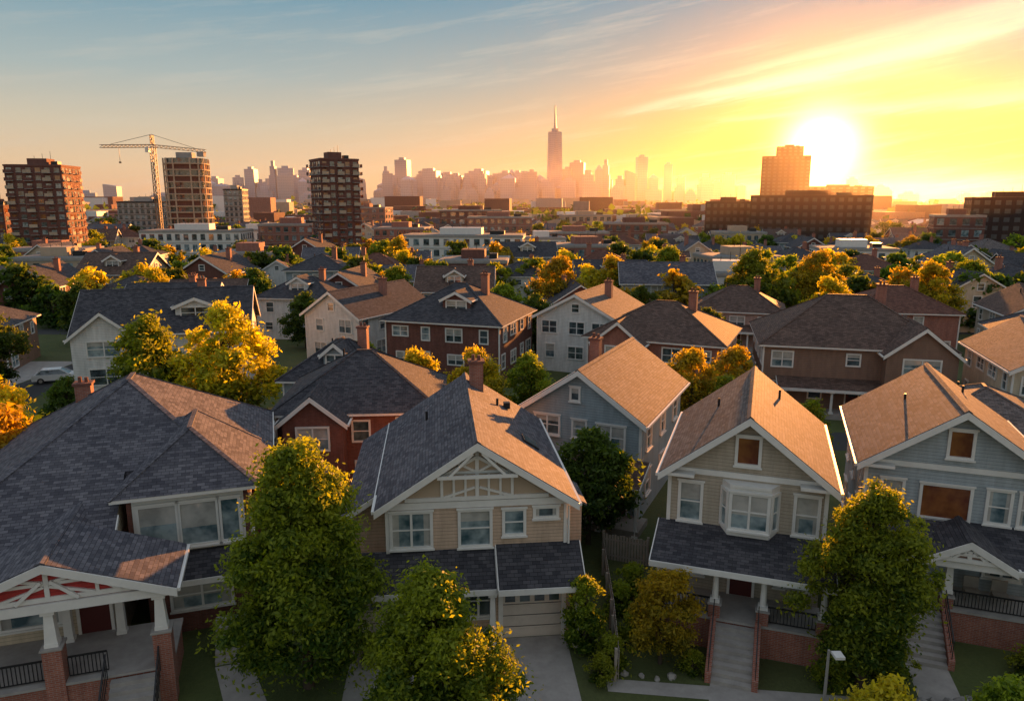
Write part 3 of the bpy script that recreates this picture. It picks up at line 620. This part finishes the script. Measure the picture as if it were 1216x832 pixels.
for a in [(272,10,219),(285,12,212,'b'),(298,12,203,'b'),(311,11,214),(325,8,194,'s'),(341,18,202,'b'),(352,9,212),(363,14,204,'b'),(376,10,214),(459,9,200,'s'),(468,9,212),(477,15,193,'b'),(492,14,212),(508,16,205,'b'),(520,11,215),(530,10,207),(541,15,210,'b'),(554,10,214),(567,21,205,'b'),(580,11,212),(593,12,216),(607,10,203,'t'),(620,14,214),(632,11,206,'b'),(643,11,211),(672,11,203,'b'),(684,17,196,'b'),(698,14,207,'s'),(711,9,198,'t'),(718,10,193,'s'),(735,14,210),(748,11,204,'c'),(762,12,190,'b'),(776,11,208),(792,10,198,'b'),(806,12,220),(820,14,224),(835,12,222),(850,12,217,'b'),(864,15,209,'b'),(880,10,218),(1010,13,214,'b'),(1045,16,222,'b'),(1055,8,226)]:
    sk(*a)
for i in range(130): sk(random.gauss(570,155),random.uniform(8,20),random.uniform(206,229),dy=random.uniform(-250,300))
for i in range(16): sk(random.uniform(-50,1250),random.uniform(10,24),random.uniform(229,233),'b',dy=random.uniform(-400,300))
b=Bld('spired_skyscraper',((657-608)*PX,D-60,0),8); h=19+(237-163)*PX*1.03; w=16*PX/2
P=[(-w,-w,50),(w,-w,50),(w,w,50),(-w,w,50)]; q=w*.98
Q=[(0,-q,h),(q,0,h),(0,q,h),(-q,0,h)]
b.box('base',-w,w,-w,w,0,50,SKY[2]); b.add('shaft',P+Q,[[0,1,4],[1,5,4],[1,2,5],[2,6,5],[2,3,6],[3,7,6],[3,0,7],[0,4,7],[4,5,6,7]],SKY[2])
b.cyl('ring',(0,0),w*.5,w*.5,h,h+10,SKY[2],16); b.cyl('spire',(0,0),4.8,1.4,h+10,h+(163-135)*PX*1.03,SKY[2],8); b.finish()

# ================================================================ TREES
def tree_mesh(name,H,r,nl,ls,seed,leaf,tf=.22,ncl=60,tight=.24,cone=.5):
    rg=np.random.default_rng(seed)
    V=[];F=[]
    def tube(pts,rads,n=7):
        k=len(V)
        for p,rd in zip(pts,rads):
            for i in range(n): V.append((p[0]+rd*math.cos(2*math.pi*i/n),p[1]+rd*math.sin(2*math.pi*i/n),p[2]))
        for s in range(len(pts)-1):
            for i in range(n): F.append((k+s*n+i,k+s*n+(i+1)%n,k+(s+1)*n+(i+1)%n,k+(s+1)*n+i))
    z0=H*tf; hz=(H-z0)
    tt=rg.uniform(0,1,ncl)**.9; th=rg.uniform(0,2*math.pi,ncl)
    ph=rg.uniform(0,6.28,4)
    lob=1+.16*np.sin(2*th+ph[0]+tt*3)+.14*np.sin(3*th+ph[1]-tt*4)+.10*np.sin(5*th+ph[2])
    prof=np.sin(np.pi*np.clip(tt*.86+.10,0,1)**(1-.35*cone))**.75*(1-cone*.35*tt)
    rf=rg.uniform(.15,1,ncl)**.45
    R_=r*prof*lob*rf*.86
    C=np.stack([R_*np.cos(th),R_*np.sin(th),z0+hz*(tt*.90+.05)+rg.normal(size=ncl)*.03*H],1)
    cr=r*tight*rg.uniform(.5,1.5,ncl)*(1-.3*tt)
    tr=max(.06,H*.018); lean=rg.normal(size=2)*.025*H
    tube([(0,0,-.1),(lean[0]*.3,lean[1]*.3,H*.25),(lean[0]*.7,lean[1]*.7,H*.5),(lean[0],lean[1],H*.85)],[tr*1.35,tr,tr*.7,tr*.2],9)
    for i in range(0,ncl,max(1,ncl//26)):
        c=C[i]; zb=max(H*.14,min(c[2]-.3*r,H*.6)); f=zb/(H*.85)
        a=(lean[0]*f,lean[1]*f,zb); mid=((a[0]+c[0])/2,(a[1]+c[1])/2,(zb*1.2+c[2]*.8)/2)
        tube([a,mid,tuple(c)],[tr*.45,tr*.28,tr*.08],5)
    nv0=len(V); nf0=len(F)
    ci=rg.choice(ncl,nl,p=(cr**2)/np.sum(cr**2)); dd=rg.normal(size=(nl,3)); dd/=np.linalg.norm(dd,axis=1)[:,None]
    rad_=rg.uniform(0,1,nl)**.5*1.0
    far=rg.random(nl)<.22; rad_=np.where(far,rad_*1.75,rad_)
    P=C[ci]+dd*(cr[ci]*rad_)[:,None]*np.array([1,1,.72]); P[:,2]-=np.where(far,.15*cr[ci],0)
    nrm=dd*.7+rg.normal(size=(nl,3))*.75+np.array([0,0,.4]); nrm/=np.linalg.norm(nrm,axis=1)[:,None]
    a=np.cross(nrm,rg.normal(size=(nl,3))); a/=np.linalg.norm(a,axis=1)[:,None]; bb=np.cross(nrm,a)
    s=ls*rg.uniform(.55,1.4,nl)[:,None]
    Q=np.stack([P-a*s,P+bb*s*.45,P+a*s,P-bb*s*.45],1).reshape(-1,3)
    allV=np.concatenate([np.array(V),Q]); 
    idx=(np.arange(nl*4)+nv0).reshape(-1,4); allF=np.concatenate([np.array(F),idx])
    me=bpy.data.meshes.new(name); me.vertices.add(len(allV)); me.vertices.foreach_set('co',allV.astype(np.float32).ravel())
    nf=len(allF); me.loops.add(nf*4); me.loops.foreach_set('vertex_index',allF.astype(np.int32).ravel())
    me.polygons.add(nf); me.polygons.foreach_set('loop_start',(np.arange(nf)*4).astype(np.int32)); 
    mi=np.zeros(nf,dtype=np.int32); mi[nf0:]=1
    me.materials.append(BARK); me.materials.append(leaf)
    me.polygons.foreach_set('material_index',mi); me.update(calc_edges=True)
    at=me.attributes.new('tone','FLOAT','FACE'); tone=np.zeros(nf,dtype=np.float32)
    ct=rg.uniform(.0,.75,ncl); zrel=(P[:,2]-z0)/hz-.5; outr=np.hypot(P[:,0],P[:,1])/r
    tone[nf0:]=np.clip(ct[ci]*.7+rg.normal(size=nl)*.2+.35*(rad_-.6)+.75*zrel+.25*(outr-.4)+.12,0,1)  # random leaf tone plus painted sunlit rim: lighter towards top and outside
    at.data.foreach_set('value',tone); return me
def tree(name,me,x,y,yaw=0,sc=1,z=0): return put(name,me,(x,y,z),yaw,sc)
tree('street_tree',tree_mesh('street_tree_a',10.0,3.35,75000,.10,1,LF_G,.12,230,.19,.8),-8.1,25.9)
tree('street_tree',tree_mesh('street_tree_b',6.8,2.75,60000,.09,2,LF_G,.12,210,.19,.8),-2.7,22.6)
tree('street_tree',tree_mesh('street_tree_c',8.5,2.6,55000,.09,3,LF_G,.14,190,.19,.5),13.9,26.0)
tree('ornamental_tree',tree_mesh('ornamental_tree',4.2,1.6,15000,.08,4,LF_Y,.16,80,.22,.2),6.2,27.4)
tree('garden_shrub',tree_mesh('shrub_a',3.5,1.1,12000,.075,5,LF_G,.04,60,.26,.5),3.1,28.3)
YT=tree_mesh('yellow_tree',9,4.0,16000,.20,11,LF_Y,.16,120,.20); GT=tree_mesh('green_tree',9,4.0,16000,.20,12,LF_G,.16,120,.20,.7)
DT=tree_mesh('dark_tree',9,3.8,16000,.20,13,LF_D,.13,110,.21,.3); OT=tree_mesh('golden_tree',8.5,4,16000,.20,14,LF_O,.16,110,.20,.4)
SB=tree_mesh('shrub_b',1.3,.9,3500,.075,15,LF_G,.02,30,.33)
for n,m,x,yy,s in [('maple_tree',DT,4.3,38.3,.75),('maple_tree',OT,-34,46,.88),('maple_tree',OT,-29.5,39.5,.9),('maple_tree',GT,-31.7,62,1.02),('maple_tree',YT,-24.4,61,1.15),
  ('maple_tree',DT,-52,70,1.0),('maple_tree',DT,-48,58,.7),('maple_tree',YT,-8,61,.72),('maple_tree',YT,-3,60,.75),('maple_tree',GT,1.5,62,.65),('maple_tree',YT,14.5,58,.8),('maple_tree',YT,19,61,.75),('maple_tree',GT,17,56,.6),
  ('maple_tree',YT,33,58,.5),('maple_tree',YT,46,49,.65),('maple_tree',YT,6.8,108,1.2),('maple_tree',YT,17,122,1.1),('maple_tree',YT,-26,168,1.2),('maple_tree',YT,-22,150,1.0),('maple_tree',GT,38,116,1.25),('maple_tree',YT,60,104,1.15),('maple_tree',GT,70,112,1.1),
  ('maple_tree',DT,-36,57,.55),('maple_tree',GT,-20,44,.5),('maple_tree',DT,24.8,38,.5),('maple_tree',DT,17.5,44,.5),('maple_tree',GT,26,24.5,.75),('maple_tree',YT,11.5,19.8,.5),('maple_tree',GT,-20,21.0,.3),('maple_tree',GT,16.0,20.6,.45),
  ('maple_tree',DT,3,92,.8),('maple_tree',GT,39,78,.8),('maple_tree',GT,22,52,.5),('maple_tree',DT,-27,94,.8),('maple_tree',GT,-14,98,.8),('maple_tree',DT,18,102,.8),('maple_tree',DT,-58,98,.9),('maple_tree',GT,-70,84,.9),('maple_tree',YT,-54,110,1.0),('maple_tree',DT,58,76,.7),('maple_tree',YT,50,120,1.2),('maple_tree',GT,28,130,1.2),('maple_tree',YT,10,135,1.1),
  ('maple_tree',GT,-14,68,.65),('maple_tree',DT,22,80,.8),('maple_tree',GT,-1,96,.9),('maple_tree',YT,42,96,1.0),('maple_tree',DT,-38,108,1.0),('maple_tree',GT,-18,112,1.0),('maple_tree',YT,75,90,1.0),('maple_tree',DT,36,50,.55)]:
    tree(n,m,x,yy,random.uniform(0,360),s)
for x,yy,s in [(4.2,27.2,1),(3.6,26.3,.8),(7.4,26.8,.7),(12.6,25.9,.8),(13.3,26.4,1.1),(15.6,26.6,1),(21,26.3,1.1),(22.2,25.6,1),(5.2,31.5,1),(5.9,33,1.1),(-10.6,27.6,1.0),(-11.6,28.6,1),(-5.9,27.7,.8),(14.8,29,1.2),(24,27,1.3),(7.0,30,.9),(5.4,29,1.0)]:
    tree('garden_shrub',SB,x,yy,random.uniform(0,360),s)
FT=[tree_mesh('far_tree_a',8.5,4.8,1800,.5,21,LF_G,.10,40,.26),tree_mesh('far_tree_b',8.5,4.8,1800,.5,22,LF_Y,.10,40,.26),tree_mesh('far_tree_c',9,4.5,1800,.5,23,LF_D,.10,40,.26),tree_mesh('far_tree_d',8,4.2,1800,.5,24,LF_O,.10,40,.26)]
for i in range(760):
    yy=105+random.random()**1.1*420; x=random.uniform(-.85,.85)*yy
    if any((x-a)**2+(yy-c)**2<(r+1)**2 for a,c,r in occ): continue
    tree('suburban_tree',random.choices(FT,[4,2.8,5,.6])[0],x,yy,random.uniform(0,360),random.uniform(.6,1.15))
rg=np.random.default_rng(5); n=2600; yy=450*np.exp(rg.random(n)*math.log(3300/450)); xx=rg.uniform(-.85,.85,n)*yy
K=20; ctr=np.repeat(np.stack([xx,yy,np.full(n,4.5)],1),K,0); sc=np.repeat(rg.uniform(.8,1.6,n)*(1+yy/2500),K)[:,None]
Pp=ctr+rg.normal(size=(n*K,3))*np.array([2.6,2.6,1.9])*sc; a=rg.normal(size=(n*K,3)); a/=np.linalg.norm(a,axis=1)[:,None]; bb=np.cross(a,rg.normal(size=(n*K,3))); bb/=np.linalg.norm(bb,axis=1)[:,None]
s=1.7*sc; Q=np.stack([Pp-a*s,Pp+bb*s,Pp+a*s,Pp-bb*s],1).reshape(-1,3)
me=bpy.data.meshes.new('distant_trees'); nf=n*K; me.vertices.add(nf*4); me.vertices.foreach_set('co',Q.astype(np.float32).ravel()); me.loops.add(nf*4); me.loops.foreach_set('vertex_index',np.arange(nf*4,dtype=np.int32))
me.polygons.add(nf); me.polygons.foreach_set('loop_start',(np.arange(nf)*4).astype(np.int32)); me.materials.append(LF_D); me.update(calc_edges=True)
at=me.attributes.new('tone','FLOAT','FACE'); at.data.foreach_set('value',np.repeat(rg.uniform(.1,1,n),K).astype(np.float32)); put('distant_trees',me,(0,0,0))

# ================================================================ GROUND
m,t,p=newmat('grass_ground'); tc=t.n('ShaderNodeTexCoord').outputs['Object']
f1=t.noise(tc,.35,6,.7); f2=t.noise(tc,.03,4,.6); f3=t.noise(tc,6,3,.7)
c=t.mix(t.m('MULTIPLY_ADD',f1,2.4,-.7,clamp=True),(.028,.05,.010,1),(.10,.125,.03,1)); c=t.mix(t.m('MULTIPLY_ADD',f2,3,-1.3,clamp=True),c,(.11,.09,.055,1)); c=t.mix(.4,c,t.mix(f3,(.015,.03,.006,1),(.14,.17,.04,1)))
t.put(p.inputs['Base Color'],c); p.inputs['Roughness'].default_value=.95; bump(t,p,f3,.8,.08); GRASS=m
def sheet(name,pts,z,mt): put(name,make_mesh(name,[(x,y,z) for x,y in pts],[list(range(len(pts)))],[0],[mt]),(0,0,0))
sheet('ground',[(-15000,-3000),(15000,-3000),(15000,22000),(-15000,22000)],0,GRASS)
b=Bld('sidewalk'); b.box('s',-80,90,20.2,21.7,-.02,.13,CONC)
for i in range(-40,45): b.box('s',i*2-.01,i*2+.01,20.2,21.7,.128,.1335,METAL)
put('sidewalk',b.finish(join=True),(0,0,0))
b=Bld('kerb'); b.box('k',-80,90,18.3,18.5,-.02,.13,CONC); put('kerb',b.finish(join=True),(0,0,0))
sheet('road',[(-80,8),(90,8),(90,18.28),(-80,18.28)],.006,ASPH)
b=Bld('road_markings'); [b.box('m',x,x+3,13.0,13.15,.008,.012,W) for x in range(-80,88,7)]; put('road_markings',b.finish(join=True),(0,0,0))
def rot(cx,cy,yaw,pts): c,s=math.cos(rad(yaw)),math.sin(rad(yaw)); return [(cx+x*c-y*s,cy+x*s+y*c) for x,y in pts]
sheet('driveway',rot(-1.5,29.6,6,[(.9,-.55),(3.85,-.55),(3.6,-8),(.9,-8)]),.012,CONC)
sheet('driveway',rot(-1.5,29.6,6,[(-5.5,-.55),(-2.8,-.55),(-2.8,-8),(-5.6,-8)]),.012,CONC)
sheet('garden_path',rot(10.3,30.3,-19,[(-.85,-4.7),(.75,-4.7),(.9,-8.2),(-.7,-8.8)]),.013,CONC)
sheet('garden_path',rot(20.1,31.2,-20,[(-2.1,-4.7),(-.5,-4.7),(-.2,-9),(-1.8,-9)]),.013,CONC)
sheet('garden_path',[(3.8,25.6),(13.2,24.4),(13.2,25.3),(3.8,26.4)],.009,CONC)
sheet('garden_path',rot(-13.3,24.9,18,[(-1.8,-2.4),(-.2,-2.4),(0,-6),(-1.8,-6)]),.012,CONC)
sheet('garden_path',rot(-13.3,24.9,18,[(1.6,1.8),(3.0,1.8),(4.2,-3.5),(2.6,-3.5)]),.014,CONC)
sheet('side_street',[(-52,52),(-47,52),(-47,230),(-52,230)],.007,ASPH); sheet('side_street',[(-90,54),(100,54),(100,58.5),(-90,58.5)],.011,ASPH); sheet('side_street',[(-160,104),(160,104),(160,108.5),(-160,108.5)],.010,ASPH)
sheet('parking_court',[(-60,66),(-52.2,66),(-52.2,86),(-60,86)],.015,CONC)
def fence(name,pts,h,mt,pw=.12):
    b=Bld(name)
    for (x0,y0),(x1,y1) in zip(pts[:-1],pts[1:]):
        L=math.hypot(x1-x0,y1-y0); n=int(L/(pw*1.25)); b.M=T(x0,y0)@RZ(math.degrees(math.atan2(y1-y0,x1-x0)))
        b.box('rails',0,L,.02,.06,.25,.33,mt); b.box('rails',0,L,.02,.06,h-.35,h-.27,mt)
        for i in range(n): xx=i*L/n; b.box('pickets',xx,xx+pw,-.015,.015,.05,h+.03*math.sin(i*2.1),mt)
        for i in range(int(L/2.4)+1): b.box('posts',i*2.4-.06,i*2.4+.06,.065,.18,0,h+.12,mt)
    b.M=Matrix.Identity(4); b.finish()
fence('wooden_fence',[(4.3,26.3),(4.6,30),(4.9,36.5)],1.3,WOOD); fence('wooden_fence',[(4.9,36.5),(7.2,35.6)],1.5,WOOD); fence('wooden_fence',[(-16,46),(-22,47),(-30,49)],1.6,WOOD); fence('wooden_fence',[(13.5,41),(16.5,40)],1.6,WOOD)
def rocks(name,pl):
    bm=bmesh.new()
    for x,y,s in pl:
        r=bmesh.ops.create_icosphere(bm,subdivisions=2,radius=s,matrix=T(x,y,s*.3))
        for v in r['verts']: v.co+=Vector((random.uniform(-1,1),random.uniform(-1,1),random.uniform(-1,1)))*s*.2
    me=bpy.data.meshes.new(name); bm.to_mesh(me); bm.free(); me.materials.append(ROCK); put(name,me,(0,0,0))
rocks('garden_rocks',[(4.0+i*.6+random.uniform(-.2,.2),26.5+random.uniform(-.3,.3),random.uniform(.08,.2)) for i in range(5)]+[(14.2+i*.5,24.7+.2*math.sin(i*2),random.uniform(.18,.34)) for i in range(8)])
for x,y in ((3.05,29.0),):
    b=Bld('wheeled_bin',(x,y,0),15); b.add('body',[(-.22,-.25,.08),(.22,-.25,.08),(.22,.2,.08),(-.22,.2,.08),(-.28,-.35,.98),(.28,-.35,.98),(.28,.3,.98),(-.28,.3,.98)],[[0,1,2,3],[0,1,5,4],[1,2,6,5],[2,3,7,6],[3,0,4,7]],BIN)
    b.add('lid',[(-.3,-.38,.98),(.3,-.38,.98),(.3,.34,.98),(-.3,.34,.98),(-.26,-.3,1.07),(.26,-.3,1.07),(.26,.3,1.09),(-.26,.3,1.09)],[[0,1,5,4],[1,2,6,5],[2,3,7,6],[3,0,4,7],[4,5,6,7]],BIN)
    for s in(-1,1): b.prism('wheels',[(s*.26,.22+.1*math.cos(k*.524),.1+.1*math.sin(k*.524)) for k in range(12)],(s*.05,0,0),METAL)
    b.finish()
b=Bld('street_lamp',(11.6,24.0,0)); b.cyl('post',(0,0),.07,.045,0,2.9,CONC,10); b.cyl('base',(0,0),.14,.1,0,.25,CONC,10); b.bar('arm',(0,0,2.85),(.1,-.45,3.05),.05,CONC); b.box('lamp_head',-.09,.25,-.75,-.35,3.0,3.1,W); b.finish()
def car(name,loc,yaw,paint):
    b=Bld(name,loc,yaw)
    prof=[(-2.2,.35),(2.2,.35),(2.25,.7),(2.1,.85),(1.25,.95),(-2.0,1.0),(-2.25,.8)]
    b.prism('body',[(x,-.87,z) for x,z in prof],(0,1.74,0),paint)
    lo=[(-1.95,-.8),(1.25,-.8),(1.25,.8),(-1.95,.8)]; hi=[(-1.35,-.62),(.45,-.62),(.45,.62),(-1.35,.62)]
    b.add('cabin_glass',[(x,y,.94) for x,y in lo]+[(x,y,1.42) for x,y in hi],[[0,1,5,4],[1,2,6,5],[2,3,7,6],[3,0,4,7]],GL); b.prism('roof',[(x,y,1.42) for x,y in hi],(0,0,.05),paint)
    for i,j in((0,0),(1,1),(2,2),(3,3)): b.bar('pillars',(lo[i][0],lo[i][1],.94),(hi[j][0],hi[j][1],1.44),.08,paint)
    for x in(-1.4,1.4):
        for y in(-.88,.72):
            n=16; b.prism('wheels',[(x+.33*math.cos(k*2*math.pi/n),y,.33+.33*math.sin(k*2*math.pi/n)) for k in range(n)],(0,.17,0),METAL)
            b.prism('wheel_hubs',[(x+.18*math.cos(k*2*math.pi/n),y-.01 if y<0 else y+.17,.33+.18*math.sin(k*2*math.pi/n)) for k in range(n)],(0,.012,0),CONC)
    b.box('headlights',2.2,2.27,-.8,-.5,.6,.75,W); b.box('headlights',2.2,2.27,.5,.8,.6,.75,W); b.finish()
PW=m_plain('white_car_paint',(.8,.8,.8),.25,.05); PR=m_plain('red_car_paint',(.3,.03,.02),.25,.05); PB=m_plain('grey_car_paint',(.1,.11,.13),.25,.05)
car('parked_car',(-48.6,76,0),20,PW); car('parked_car',(-50.8,86,0),90,PB); car('parked_car',(-56,74,0),10,PR); car('parked_car',(-48.2,95,0),90,PW); car('parked_car',(20,56,0),0,PB); car('parked_car',(-20,56.5,0),180,PW)

# ================================================================ SKY, SUN, HAZE
w=bpy.data.worlds.new('World'); SC.world=w; w.use_nodes=True; t=NT(w.node_tree)
bg=t.nt.nodes['Background']; out=t.nt.nodes['World Output']
sky=t.n('ShaderNodeTexSky',sky_type='NISHITA'); sky.sun_disc=False; sky.sun_elevation=SUN_EL; sky.sun_rotation=SUN_AZ; sky.dust_density=1.0; sky.ozone_density=1.5
d=t.n('ShaderNodeTexCoord').outputs['Generated']
vn=t.n('ShaderNodeVectorMath',operation='NORMALIZE'); t.put(vn.inputs[0],d); d=vn.outputs[0]
dp=t.n('ShaderNodeVectorMath',operation='DOT_PRODUCT'); t.put(dp.inputs[0],d); dp.inputs[1].default_value=GLOWD
mx=t.m('MAXIMUM',dp.outputs['Value'],0.0)
sx=t.n('ShaderNodeSeparateXYZ'); t.put(sx.inputs[0],d)
az=t.m('ARCTAN2',sx.outputs[0],sx.outputs[1]); el=t.m('ARCSINE',sx.outputs[2])
grad=t.ramp(t.m('MAXIMUM',sx.outputs[2],0.0),[(0,(.78,.48,.26,1)),(.04,(.78,.56,.34,1)),(.09,(.62,.55,.41,1)),(.15,(.39,.47,.46,1)),(.24,(.18,.34,.43,1)),(.45,(.30,.38,.47,1)),(1,(.41,.45,.53,1))])
def addv(a,c,f):
    vm=t.n('ShaderNodeVectorMath',operation='SCALE'); vm.inputs[0].default_value=c; t.put(vm.inputs['Scale'],f)
    va=t.n('ShaderNodeVectorMath',operation='ADD'); t.put(va.inputs[0],a); t.put(va.inputs[1],vm.outputs[0]); return va.outputs[0]
def gauss(x,c,wd):
    q=t.m('DIVIDE',t.m('SUBTRACT',x,rad(c)),rad(wd)); return t.m('POWER',2.718,t.m('MULTIPLY',t.m('MULTIPLY',q,q),-1.0))
warm=t.m('MULTIPLY',gauss(az,27,21),gauss(el,1.0,5.5))
col=addv(grad,(.14,-.17,-.28),warm)
warm2=t.m('MULTIPLY',gauss(az,24,26),gauss(el,6,5.5))
col=addv(col,(.12,-.02,-.14),warm2)
for n_,c_ in ((70,(.24,.07,-.04)),(300,(.8,.38,.04)),(1500,(6,4.4,2.0))): col=addv(col,c_,t.m('POWER',mx,float(n_)))
ns=t.n('ShaderNodeVectorMath',operation='SCALE'); t.put(ns.inputs[0],sky.outputs[0]); ns.inputs['Scale'].default_value=.002
va=t.n('ShaderNodeVectorMath',operation='ADD'); t.put(va.inputs[0],col); t.put(va.inputs[1],ns.outputs[0]); col=va.outputs[0]
mxn=t.n('ShaderNodeVectorMath',operation='MAXIMUM'); t.put(mxn.inputs[0],col); mxn.inputs[1].default_value=(.02,.02,.02); col=mxn.outputs[0]
cb=t.n('ShaderNodeCombineXYZ'); t.put(cb.inputs[0],t.m('MULTIPLY',az,2.2)); t.put(cb.inputs[1],t.m('MULTIPLY_ADD',az,-3.6,t.m('MULTIPLY',el,24.0)))
nz=t.noise(cb.outputs[0],1.7,6,.68)
def streak(az0,el0,slope,width,amp,a0,a1,grow=.035):
    off=t.m('SUBTRACT',el,t.m('MULTIPLY_ADD',t.m('SUBTRACT',az,rad(az0)),slope,rad(el0)))
    off=t.m('ADD',off,t.m('MULTIPLY_ADD',nz,.03,-.015))
    wv=t.m('MAXIMUM',t.m('MULTIPLY_ADD',t.m('SUBTRACT',az,rad(a0)),grow,rad(width)),.003)
    q=t.m('DIVIDE',off,wv); g=t.m('POWER',2.718,t.m('MULTIPLY',t.m('MULTIPLY',q,q),-1.0))
    fd=t.n('ShaderNodeMapRange'); t.put(fd.inputs[0],az); fd.inputs[1].default_value=rad(a0); fd.inputs[2].default_value=rad(a1); fd.interpolation_type='SMOOTHSTEP'
    return t.m('MULTIPLY',t.m('MULTIPLY',g,fd.outputs[0]),t.m('MULTIPLY',amp,t.m('MULTIPLY_ADD',nz,2.6,-.35,clamp=True)))
cl=t.m('ADD',streak(9,6.4,.175,.15,1.0,5,14,.028),streak(12,8.0,.19,.1,.5,10,20,.02))
cl=t.m('ADD',cl,streak(20,5.9,.03,.12,.5,12,22,.02))
wis=t.m('MULTIPLY',t.m('MULTIPLY_ADD',nz,3.6,-1.8,clamp=True),.34)
cl=t.m('ADD',cl,wis,clamp=True)
cc=t.mix(t.m('POWER',mx,8.0),(.66,.60,.50,1),(1.1,.95,.64,1))
col=t.mix(cl,col,cc)
t.put(bg.inputs[0],col); bg.inputs[1].default_value=1.0
L=bpy.data.lights.new('sun','SUN'); L.energy=15.0; L.angle=rad(.53); L.color=(1,.37,.09)
o=bpy.data.objects.new('sun',L); COL.objects.link(o); o.rotation_euler=(-SUND).to_track_quat('-Z','Y').to_euler()
m=bpy.data.materials.new('haze'); m.use_nodes=True; nt=m.node_tree; nt.nodes.clear(); t=NT(nt)
vs=t.n('ShaderNodeVolumeScatter'); vs.inputs['Color'].default_value=(1,.85,.7,1); vs.inputs['Density'].default_value=.000085; vs.inputs['Anisotropy'].default_value=.78
oo=t.n('ShaderNodeOutputMaterial'); t.put(oo.inputs['Volume'],vs.outputs[0])
b=Bld('haze'); b.box('h',-3600,3600,200,4600,-2,110,m); put('atmospheric_haze',b.finish(join=True),(0,0,0))

cam=bpy.data.cameras.new('camera'); co=bpy.data.objects.new('camera',cam); COL.objects.link(co); SC.camera=co
co.location=(0,0,19); co.rotation_euler=(rad(90-11.6),0,0); cam.sensor_width=36; cam.lens=36*868/1216; cam.clip_end=60000
SC.view_settings.view_transform='Standard'; SC.view_settings.look='None'; SC.view_settings.exposure=0
print('houses',k,'objs',len(bpy.data.objects))
